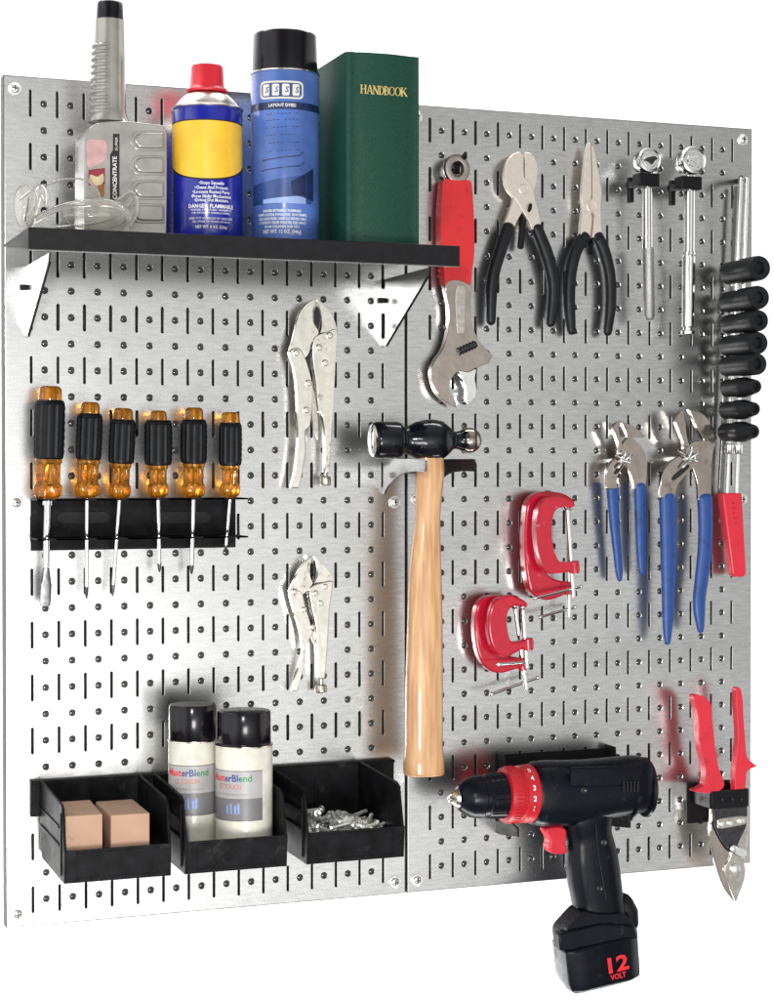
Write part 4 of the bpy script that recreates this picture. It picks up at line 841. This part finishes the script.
def carton(lab, l, r, y, hf, dp, skew):
    zt_ = at((l+r)/2, y, hf)[1]; a_ = at(l, y, hf)[0]; b_ = at(r, y, hf)[0]
    t = thing('cardboard_box', lab, 'box', ((a_+b_)/2, fl, hf-dp/2), 'small brown cardboard boxes')
    q = [(a_, hf), (b_, hf), (b_+skew, hf-dp), (a_+skew, hf-dp)]
    o_ = obj('box_body', MB().zprism(q, fl, zt_), M['card'], t, bevel=.03)
    zz = zt_+.002; obj('lid_seam', MB().add([(a_+.03, zz, hf-.06), (b_-.03, zz, hf-.06), (b_-.03, zz, hf-.075), (a_+.03, zz, hf-.075)], [(0, 1, 2, 3)]), M['brown'], t, flat=True)
carton('small brown cardboard box on the left inside the left bin', 65.5, 102.5, 815, 5.2, 3.0, .12)
carton('small brown cardboard box on the right inside the left bin', 111, 149.6, 814, 5.2, 3.0, .02)
def paint_can(lab, capl, capr, cy0, cy1, bl, br_, yrim, H, ph, lw):
    cx_, r_, tm = cyl(bl, br_, 790, H); t = thing('touch_up_can', lab, 'spray can', (cx_, fl, H), 'cream spray cans in the middle bin')
    Zf = lambda py: zpx((bl+br_)/2, py, H+r_); z1 = Zf(yrim)
    bo = obj('can_body', MB().lathe((cx_, fl, H), (0, 1, 0), [(0, r_*.9), (.05, r_*.99), (.1, r_), (z1-fl-.05, r_), (z1-fl, r_*.96)], 64), M['cream'], t, ang=60)
    obj('rim', MB().lathe((cx_, z1-.02, H), (0, 1, 0), [(0, r_*.98), (.02, r_*1.02), (.06, r_*1.02), (.08, r_*.96)], 64), M['nickel'], t)
    _, rc, _ = cyl(capl, capr, 720, H); z2 = Zf(cy0); zc = z1+.03
    cp = obj('cap', MB().lathe((cx_, zc, H), (0, 1, 0), [(0, rc*.98), (.02, rc), (z2-zc-.07, rc*.99), (z2-zc, rc*.95), (z2-zc, .01)], 64), M['gloss'], t, ang=50)
    obj('cap_disc', MB().lathe((cx_, z2-.01, H), (0, 1, 0), [(0, rc*.88), (.02, rc*.86), (.022, .01)], 48), M['capgrey'] if capl < 200 else M['gloss'], cp, ang=50)
    p0 = -tm+ph; f1 = wrap(cx_, H, r_*1.003, p0); f2 = wrap(cx_, H, r_*1.006, p0); f3 = wrap(cx_, H, r_*1.009, p0)
    o = yrim-749; Y = lambda p_: Zf(p_+o)
    q = MB(); band(q, f1, -lw, lw, Y(821), Y(771), 40, 1); obj('label', q, M['lgrey2'], bo)
    q = MB(); band(q, f2, -lw, lw, Y(821), Y(799), 40, 1); obj('label_shade', q, M['lgrey'], bo)
    q = MB(); band(q, f2, -lw, lw, Y(772), Y(771.2), 40, 1); band(q, f2, -lw, lw, Y(821.5), Y(820.7), 40, 1); obj('label_line', q, M['txtgy'], bo)
    # rainbow heading, one mesh per colour run
    v, f = text2d('MasterBlend', 1, bold=.02); xs0 = min(p[0] for p in v); xs1 = max(p[0] for p in v); W_ = 1.72; k = W_/(xs1-xs0)
    grp = {}
    for fc in f:
        cxm = sum(v[i][0] for i in fc)/len(fc); tt = (cxm-xs0)/(xs1-xs0); key = 'txtred' if tt < .40 else 'txtbl' if tt < .74 else 'txtgr'; grp.setdefault(key, []).append(fc)
    xo = -.12
    for key, fs in grp.items():
        q = MB(); q.add([f3((p[0]-(xs0+xs1)/2)*k+xo, Y(779)+p[1]*.36) for p in v], fs); obj('lettering', q, M[key], bo, flat=True, recalc=False)
    q = MB(); add_text(q, 'EZ TOUCH', .26, lambda u, v_: f3(u+xo-.02, Y(787.5)+v_), width=.95); obj('lettering', q, M['txtor'], bo, flat=True, recalc=False)
    q = MB()
    for py, s, wd_ in ((795, 'TOUCH UP AEROSOL FOR WOOD', 1.25), (800, 'FURNITURE FINISH', .9)): add_text(q, s, .09, lambda u, v_: f3(u+xo+.05, Y(py)+v_), width=wd_, res=1)
    obj('lettering', q, M['txtgy'], bo, flat=True, recalc=False)
    q = MB()
    for i, u0 in enumerate((-.22, -.07, .10, .22)):
        band(q, f3, u0+xo+.1, u0+xo+.18, Y(814.5), Y(806-(i % 2)*2), 3, 1)
    obj('blue_figures', q, M['bluefig'], bo)
paint_can('cream spray can with a dusty grey-topped black cap, further back in the middle bin', 169.5, 217.5, 707, 741, 168.4, 217, 743.5, 2.6, -.12, 1.15)
paint_can('cream spray can with an all-black cap, nearer and to the right in the middle bin', 217.5, 271.7, 714, 747, 215.4, 272.6, 749, 3.9, -.42, 1.18)
# loose bolts: every one a thing of its own
bx0, bx1 = XL[2]+.25, XL[2]+BW-.25
def bolt_mesh(L_, r):
    mb = MB(); mb.lathe((0, 0, 0), (1, 0, 0), [(-.09, r*1.0), (-.085, r*1.9), (0, r*1.95), (0, r)]+[(L_*i/18+.005, r*(1 if i % 2 else .84)) for i in range(19)], 10); return mb
pro = []
for L_, r in ((.65, .075), (.85, .08), (.50, .09)):
    o_ = obj('bolt', bolt_mesh(L_, r), M['zinc'], ang=30); pro.append(o_)
used = set()
lab_b = 'small zinc plated bolt lying loose in the heap inside the right bin'
for i in range(130):
    k = i % 3; o_ = pro[k] if k not in used else pro[k].copy()
    if k in used: COL.objects.link(o_)
    used.add(k); tag(o_, lab_b, 'bolt', 'loose bolts in the right bin')
    x = random.uniform(bx0+.3, bx1-.3); h_ = random.uniform(1.2, 4.75)
    top = (.75+.45*math.sin(1.3*x+.6)*math.cos(.9*h_)+.25*(1 if x < (bx0+bx1)/2 else -.2))*max(.35, 1-abs(x-(bx0+bx1)/2)/3.0)
    top = max(.35, min(1.35, top+.25)); z = fl+random.uniform(.55, 1)*top+.05
    o_.location = w((x, z, h_)); o_.rotation_euler = (random.uniform(0, 6.28), random.uniform(-.45, .45), random.uniform(0, 6.28))

# ---- drill bracket and cordless drill
t = thing('drill_bracket', 'black steel bracket carrying the cordless drill', 'bracket', pt(550, 790, 0))
xa, za = at(497, 754, .2); xb, zb_ = at(611, 752, .2); zl_ = at(600, 826, .2)[1]
obj('rear_plate', MB().box(xa, xb, zl_+.5, za-.05, 0, .07), M['shelfb'], t, bevel=.02)
for xx in (xa+.1, xb-.1):
    pr = [(0, za+.1), (0, zl_), (.3, zl_), (2.2, zl_+.25), (2.2, zl_+.6), (1.2, zl_+.75), (.9, za-.6), (.8, za+.1)]
    obj('side_arm', MB().xprism(pr, xx-.04, xx+.04), M['shelfb'], t, bevel=.015)
H = 2.7
t = thing('cordless_drill', 'black cordless drill with red collar, red trigger and 12 volt battery', 'drill', pt(590, 860, H))
A = Vector(pt(457, 798, H)); B = Vector(pt(648, 785.5, H)); D_ = B-A; Ld = D_.length; dn = D_.normalized(); s_ = sc(550, 790, H)
g = lambda px: (px-457)/(648-457)*Ld
ch = MB().lathe(A, D_, [(g(457.5), 8*s_), (g(458.5), 11*s_), (g(462), 14*s_), (g(466), 16.3*s_), (g(469), 18*s_), (g(479), 19.4*s_), (g(480), 18.6*s_), (g(484), 18.6*s_), (g(485), 19.8*s_), (g(496), 20.2*s_), (g(506), 20.6*s_), (g(508), 19*s_)], 40)
cho = obj('chuck', ch, M['drill'], t, ang=30)
kn = MB()
for i in range(24):
    th = 2*math.pi*i/24; u = dn.cross(Vector((0, 0, 1))).normalized(); e_ = u.cross(dn); rr_ = 19.6*s_
    c1 = A+dn*g(486)+(u*math.cos(th)+e_*math.sin(th))*rr_; c2 = A+dn*g(504)+(u*math.cos(th)+e_*math.sin(th))*(rr_*1.03); kn.sweep([c1, c2], .035, 6)
obj('chuck_ribs', kn, M['drill'], cho)
obj('chuck_nose', MB().lathe(A, D_, [(g(451), .10), (g(451), 4*s_), (g(454), 7*s_), (g(455), 7.6*s_), (g(458), 8.6*s_), (g(459.5), 9.2*s_)], 32), M['satin'], cho, ang=20)
def jawm():
    mb = MB()
    for i in range(3):
        th = 2*math.pi*i/3+.5; u = dn.cross(Vector((0, 0, 1))).normalized(); e_ = u.cross(dn); c = A+dn*(g(452)-.0)+(u*math.cos(th)+e_*math.sin(th))*.1; mb.sweep([c-dn*.14, c+dn*.3], .055, 6)
    return mb
obj('chuck_jaws', jawm(), M['chrome'], cho)
co_ = obj('torque_collar', MB().lathe(A, D_, [(g(501), 19*s_), (g(502), 24.6*s_), (g(505), 25.4*s_), (g(513), 25.4*s_), (g(514), 24.2*s_), (g(515.5), 24.2*s_), (g(516.5), 25.8*s_), (g(528), 26.6*s_), (g(529.5), 25.5*s_)], 56), M['redk'], t, ang=30)
kn = MB()
for i in range(44):
    th = 2*math.pi*i/44; u = dn.cross(Vector((0, 0, 1))).normalized(); e_ = u.cross(dn); rr_ = 25.3*s_; q_ = (u*math.cos(th)+e_*math.sin(th)); kn.sweep([A+dn*g(505)+q_*rr_, A+dn*g(512.5)+q_*rr_], .03, 5)
obj('collar_ribs', kn, M['redk'], co_)
tx = MB(); u_ = Vector((0, 1, 0)); u_ = (u_-dn*u_.dot(dn)).normalized(); e_ = dn.cross(u_).normalized()
if e_.z < 0: e_ = -e_
for i, ch_ in enumerate('12345'):
    al = math.radians(-22+21*i)
    def fm(u, v, al=al):
        a2 = al+v/(26.5*s_); rr_ = 26.25*s_; return tuple(A+dn*(g(522)+u)+u_*rr_*math.sin(a2)+e_*rr_*math.cos(a2))
    add_text(tx, ch_, .30, fm, bold=.03)
obj('lettering', tx, M['white'], co_, flat=True, recalc=False)
# motor housing: front barrel, waisted middle, rear cap
def ring(px, up, dn_, dep, y=None):
    return px, up, dn_, dep
bd_ = MB(); stations = [(528.5, 27, 27, 1.10), (532, 28.5, 29, 1.16), (545, 29, 31, 1.18), (565, 28, 32, 1.16), (585, 27.5, 30, 1.14), (605, 28, 27, 1.12), (620, 28.5, 26, 1.10), (632, 29, 25, 1.05), (640, 28, 24, .98), (645, 26, 22, .88)]
pa = []; rd = []
for px, up, lo, dep in stations:
    c = A+dn*g(px); m_ = (up-lo)/2*s_; pa.append((c[0], c[1]+m_, c[2])); rd.append(((up+lo)/2*s_, dep))
bd_.sweep(pa, rd, 40, 2.5); body = obj('motor_housing', bd_, M['drill'], t, ang=50)
q = MB(); c0_ = A+dn*g(642)+Vector((0, -.05, 0)); q.lathe(c0_, dn, [(0, 25*s_), (.05, 27.5*s_), (.16, 28*s_), (.25, 26*s_), (.27, .01)], 40, squash=.85); obj('rear_cap', q, M['drill'], body, ang=40)
q = MB(); c0_ = A+dn*g(624)+Vector((0, -.25, 0)); q.lathe(c0_, dn, [(0, 24*s_), (.04, 26.5*s_), (.12, 26.5*s_), (.15, 24*s_)], 40, squash=.9); obj('housing_ring', q, M['drill'], body, ang=40)
q = MB(); a_ = pt(570, 777, H+1.14); b_ = pt(640, 776, H+1.02); q.sweep([a_, ((a_[0]+b_[0])/2, (a_[1]+b_[1])/2, H+1.16), b_], [(.40, .07), (.42, .09), (.36, .07)], 16, 4); obj('side_panel', q, M['drill'], body)
q = MB()
for i in range(5): q.box(*(lambda a_: (a_[0], a_[0]+.06, a_[1]-.22, a_[1]+.22, H+1.08, H+1.235))(at(622+i*3.5, 786, H+1.1)))
obj('cooling_slots', q, M['black_ink'], body, flat=True)
# handle
hp = [(588, 800, 22, .95), (586, 818, 24, .95), (588, 835, 21.5, .82), (591, 856, 24.5, .84), (594, 878, 25, .82), (597.5, 900, 24, .80), (599, 918, 26, .82), (600, 934, 28, .86)]
pa = [pt(a_, b_, H) for a_, b_, *_ in hp]; rd = [(c_*s_, dd*.92) for *_, c_, dd in hp]
hx = cr([(p_[0], p_[1]) for p_ in pa], 4, closed=False); rr = []
for i in range(len(hx)):
    k, f_ = divmod(i, 4); k = min(k, len(rd)-1); k2 = min(k+1, len(rd)-1); rr.append(tuple(rd[k][j]+(rd[k2][j]-rd[k][j])*f_/4 for j in (0, 1)))
ha = obj('handle', MB().sweep([(x_, z_, H) for x_, z_ in hx], rr, 32, 2.8), M['drill'], t, ang=60)
plate('foot', [(584, 911, 1), (577, 918), (568, 928, 1), (565, 934), (566, 946, 1), (576, 950), (600, 946, 1), (637, 936, 1), (635, 926), (631, 918), (622, 913, 1), (600, 914)], H-.35, H+.92, M['drill'], ha, .14, seg=3)
plate('foot_step', [(559, 934, 1), (603, 924.5, 1), (634, 926, 1), (638, 938, 1), (604, 948, 1), (560, 951, 1)], H+.5, H+1.12, M['drill'], ha, .06, smooth=False)
for px_, py_ in ((603, 842), (599, 888), (583, 790)): obj('housing_screw', MB().lathe(pt(px_, py_, H+.72 if py_ > 800 else H+1.12), (0, 0, 1), [(0, .13), (.10, .13), (.12, .10), (.10, .08), (.09, .01)], 16), M['dark'], ha)
seam = MB().sweep([tuple(pt(a_, b_, H+dd)) for a_, b_, dd in ((596, 824, .90), (597, 845, .80), (601, 870, .80), (606, 900, .78))], .015, 6); obj('seam', seam, M['black_ink'], ha)
obj('latch', MB().sweep([pt(622, 902, H), pt(627, 911, H), pt(629, 922, H)], [(9*s_, .5), (8.5*s_, .55), (7*s_, .5)], 16, 3.2, rnd=True), M['black'], ha)
plate('trigger', [(546, 830), (553, 827), (563, 827.5), (567, 832), (566, 842), (567.5, 852), (561, 854), (552, 853), (549.5, 848), (550.5, 840)], H-.32, H+.36, M['redc'], t, .10, seg=3)
# battery
zt_ = at(594, 942, H+.9)[1]; tb = at(560, 940, H)[0]
bt = MB()
def pq(pts): return [at(px, py, hq)[:1]+(hq,) for px, py, hq in pts]
ba = [(551.5, 940, H-.9), (560, 940, H+.55), (566, 940, H+1.15), (579, 940, H+1.35), (588, 940, H+1.30), (630, 940, H+1.25), (637, 940, H+1.0), (637, 940, H-.8), (628, 940, H-1.1), (560, 940, H-1.15)]
zz0 = at(590, 990, H+1.2)[1]; N_ = len(ba); vs = []
ub = [at(px, 940, hq) for px, py, hq in ba]
for j, (dz, ins, shx) in enumerate(((0, .10, 0), (-.08, .0, 0), (-1.4, .02, .12), (zz0-zt_+.12, .04, .22), (zz0-zt_, .16, .23))):
    xm = sum(q_[0] for q_ in ub)/N_; 
    for (x_, _), (_, _, hq) in zip(ub, ba):
        tilt = (x_-xm)*.10
        vs.append((x_+(xm-x_)*ins+shx, zt_+dz+tilt+.02, H+(hq-H)*(1-ins)))
bt.add(vs, [(i*N_+j, i*N_+(j+1) % N_, (i+1)*N_+(j+1) % N_, (i+1)*N_+j) for i in range(4) for j in range(N_)]+[tuple(range(N_)), tuple(4*N_+j for j in range(N_))])
bo = obj('battery', bt, M['drill'], t, bevel=.07, seg=3, ang=50)
plate('side_clip', [(563, 936), (568, 944), (570, 958), (573, 972), (577, 986), (571, 984), (565, 970), (561.5, 955)], H-.3, H+.3, M['black'], bo, .05)
tx = MB(); x, z, _ = pt(616.5, 968, H+1.27); th = math.radians(8)
ft = lambda u, v: (x+u*math.cos(th)-v*math.sin(th), z+u*math.sin(th)+v*math.cos(th), H+1.292)
ft0 = ft; ft = lambda u, v: ft0(u, v+.14)
add_text(tx, '12', .86, ft, width=.92, bold=.03); add_text(tx, 'VOLT', .30, lambda u, v: ft(u+.03, v-.47), width=.70, bold=.03); obj('lettering', tx, M['txtred'], bo, flat=True, recalc=False)

# ---- tin snips and holder
h = 1.5
t = thing('snips_holder', 'black band bracket gripping the snips below their red handles', 'bracket', pt(730, 800, 0))
x0, z0 = at(711.5, 791.5, h+.35); x1, z1 = at(749, 806.5, h+.35)
obj('band', MB().box(x0, x1, z1, z0, h+.22, h+.34).box(x0, x0+.08, z1, z0, .05, h+.22).box(x1-.08, x1, z1, z0, .05, h+.22), M['black'], t, bevel=.03)
obj('foot_plate', MB().box(x0-.2, x1+.1, z1-.9, z0+.1, 0, .06), M['shelfb'], t)
for px in (722, 732, 741): rivet(t, px, 799, h+.36, .07, 'rivet', M['dark'])
t = thing('tin_snips', 'tin snips pointing down with open red handles at the lower right', 'snips', pt(732, 830, 0))
hd = plate('handle', [(694, 698), (697, 694.5), (705, 697), (711.4, 704.5), (712, 715), (713.7, 730), (715.5, 750), (719, 768), (724.5, 783), (721, 790), (712, 793), (701, 792.5), (694, 791), (700, 788, ), (704.5, 784), (706, 772), (704, 760), (700, 745), (698.8, 722), (697, 709)], h-.18, h+.30, M['pinkred'], t, .15, seg=4)
hd = plate('handle', [(736.5, 690), (740.5, 688.5), (743, 700), (743.8, 718), (745.5, 740), (747.5, 757), (757.5, 766, 1), (747.5, 771), (746.5, 780), (744.8, 791, 1), (735, 791, 1), (735, 775), (736.5, 755), (738.5, 735), (737, 712)], h-.14, h+.26, M['pinkred'], t, .12, seg=4)
bb = plate('blade', [(711, 806, 1), (729, 806, 1), (733, 845), (740, 862), (744, 870), (744.5, 880), (735.8, 903, 1), (727, 893), (719.5, 878), (713.5, 856), (709.5, 831), (711, 818)], h-.12, h+.08, M['polished'], t, .05)
bc = plate('blade', [(729, 806, 1), (747, 806, 1), (748.5, 830), (746.5, 850), (744.8, 862), (745.5, 875), (736, 903, 1), (727, 880), (724, 868), (731, 852)], h-.02, h+.16, M['satin'], t, .05)
plate('pivot_block', [(712.5, 806, 1), (747.5, 806, 1), (747, 824), (740, 840), (735, 852), (728, 850), (719, 835), (714, 822)], h+.10, h+.24, M['dark'], t, .04)
plate('link_plate', [(717.5, 823), (720, 818.5), (744, 815.5), (748, 819.5), (746, 824.5), (730, 828), (720, 829)], h+.2, h+.32, M['satin'], t, .05)
for px, py, r in ((722, 824, .12), (730.5, 823, .12), (741, 821, .14), (733.5, 848.5, .15), (735.8, 869, .21)): rivet(t, px, py, h+.36 if py < 860 else h+.22, r, 'bolt_head', M['zinc'])
plate('latch_lever', [(733, 845), (742, 848), (747, 853), (744, 858), (734, 853)], h+.22, h+.30, M['chrome'], t, .03)
KEY, FLASH, BACK, WS, EXPO = 16, 10, 24, 1.0, 0
WX = [(-1, .7), (-.75, .8), (-.6, .3), (-.5, .06), (-.12, .06), (-.02, .25), (.1, .205), (.55, .205), (.62, .17), (.7, .03), (.82, .03), (.88, .6), (1, .6)]
WZ = [(-1, .15), (-.5, .3), (-.28, .5), (.25, .5), (.4, .35), (.7, .6), (1, .8)]
GD = (.045, -.97, -.20)
GL = [(0, 1), (.10, .88), (.18, .50), (.24, .33), (.30, .26), (.38, .19), (.5, .10), (.68, .01), (3.2, 0)]
GS = 2.4
# ------------------------------------------------------------------ camera, light, render
cam = bpy.data.cameras.new('camera'); co = bpy.data.objects.new('camera', cam); COL.objects.link(co); scene.camera = co
cam.sensor_fit = 'HORIZONTAL'; cam.sensor_width = 36; cam.lens = F/774*36; cam.clip_start = .05; cam.clip_end = 100
cam.shift_x = -(CX-387)/774; cam.shift_y = (CY-500)/774
r0, r1, r2 = (Vector(RM[i]) for i in range(3)); tw = lambda b: Vector((b[0], b[2], -b[1]))
X_, Y_, Z_ = tw(r0), -tw(r1), -tw(r2)
co.matrix_world = Matrix(((X_[0], Y_[0], Z_[0], C0*IN), (X_[1], Y_[1], Z_[1], -C2*IN), (X_[2], Y_[2], Z_[2], C1*IN), (0, 0, 0, 1)))
def area(name, pos, target, size, power, col=(1, 1, 1), size_y=None):
    l = bpy.data.lights.new(name, 'AREA'); l.energy = power; l.size = size; l.color = col
    if size_y: l.shape = 'RECTANGLE'; l.size_y = size_y
    o = bpy.data.objects.new(name, l); COL.objects.link(o); o.location = w(pos)
    o.rotation_euler = (Vector(w(target))-Vector(w(pos))).to_track_quat('-Z', 'Y').to_euler(); return o
area('softbox', (-2, -6, 66), (14, 12, 0), .42, KEY, (1, .99, .97))
area('flash', (-14, 27, 72), (14, 16, 0), .10, FLASH, (1, .99, .98))
area('added_backdrop_light', (14, 62, -8), (16, 20, -30), 1.6, BACK, size_y=.25)  # unseen pair of lamps added to wash the backdrop out to white
area('added_backdrop_light', (14, -32, -8), (16, 10, -30), 1.6, BACK, size_y=.25)
wd = bpy.data.worlds.new('World'); scene.world = wd; wd.use_nodes = True; nt = wd.node_tree; N = nt.nodes; L = nt.links
bg = N['Background']; tc = N.new('ShaderNodeTexCoord'); sp = N.new('ShaderNodeSeparateXYZ'); L.new(tc.outputs['Generated'], sp.inputs['Vector'])
def M_(op, a, b=None, c=None):
    q = N.new('ShaderNodeMath'); q.operation = op
    for i, x in enumerate((a, b, c)):
        if x is None: continue
        if isinstance(x, (int, float)): q.inputs[i].default_value = x
        else: L.new(x, q.inputs[i])
    return q.outputs[0]
def ramp(val, lo, hi, keys):
    mp = N.new('ShaderNodeMapRange'); mp.inputs['From Min'].default_value = lo; mp.inputs['From Max'].default_value = hi; L.new(val, mp.inputs['Value'])
    r = N.new('ShaderNodeValToRGB'); L.new(mp.outputs['Result'], r.inputs['Fac']); e = r.color_ramp.elements
    e[0].position = (keys[0][0]-lo)/(hi-lo); e[0].color = (keys[0][1],)*3+(1,); e[1].position = (keys[-1][0]-lo)/(hi-lo); e[1].color = (keys[-1][1],)*3+(1,)
    for p_, c_ in keys[1:-1]: q = e.new((p_-lo)/(hi-lo)); q.color = (c_, c_, c_, 1)
    return r.outputs['Color']
env_bands = M_('MULTIPLY', M_('MULTIPLY', ramp(sp.outputs['X'], -1, 1, WX), ramp(sp.outputs['Z'], -1, 1, WZ)), 4.0)  # bright and dark bands put into the surroundings for contrast on chrome
vm = N.new('ShaderNodeVectorMath'); vm.operation = 'DOT_PRODUCT'; L.new(tc.outputs['Generated'], vm.inputs[0]); vm.inputs[1].default_value = Vector(GD).normalized()
ang_ = M_('ARCCOSINE', vm.outputs['Value']); glow = M_('MULTIPLY', ramp(ang_, 0, 3.2, [(a_, c_) for a_, c_ in GL]), GS)  # bright patch added to the surroundings to whiten the board's lower left
tot = M_('ADD', env_bands, glow); cc = N.new('ShaderNodeCombineColor')
for i, k_ in enumerate((1, .995, .975)): L.new(M_('MULTIPLY', tot, k_), cc.inputs[i])
L.new(cc.outputs[0], bg.inputs['Color']); bg.inputs['Strength'].default_value = WS
scene.view_settings.view_transform = 'Standard'; scene.view_settings.look = 'None'; scene.view_settings.exposure = EXPO; scene.view_settings.gamma = 1
scene.render.engine = 'CYCLES'
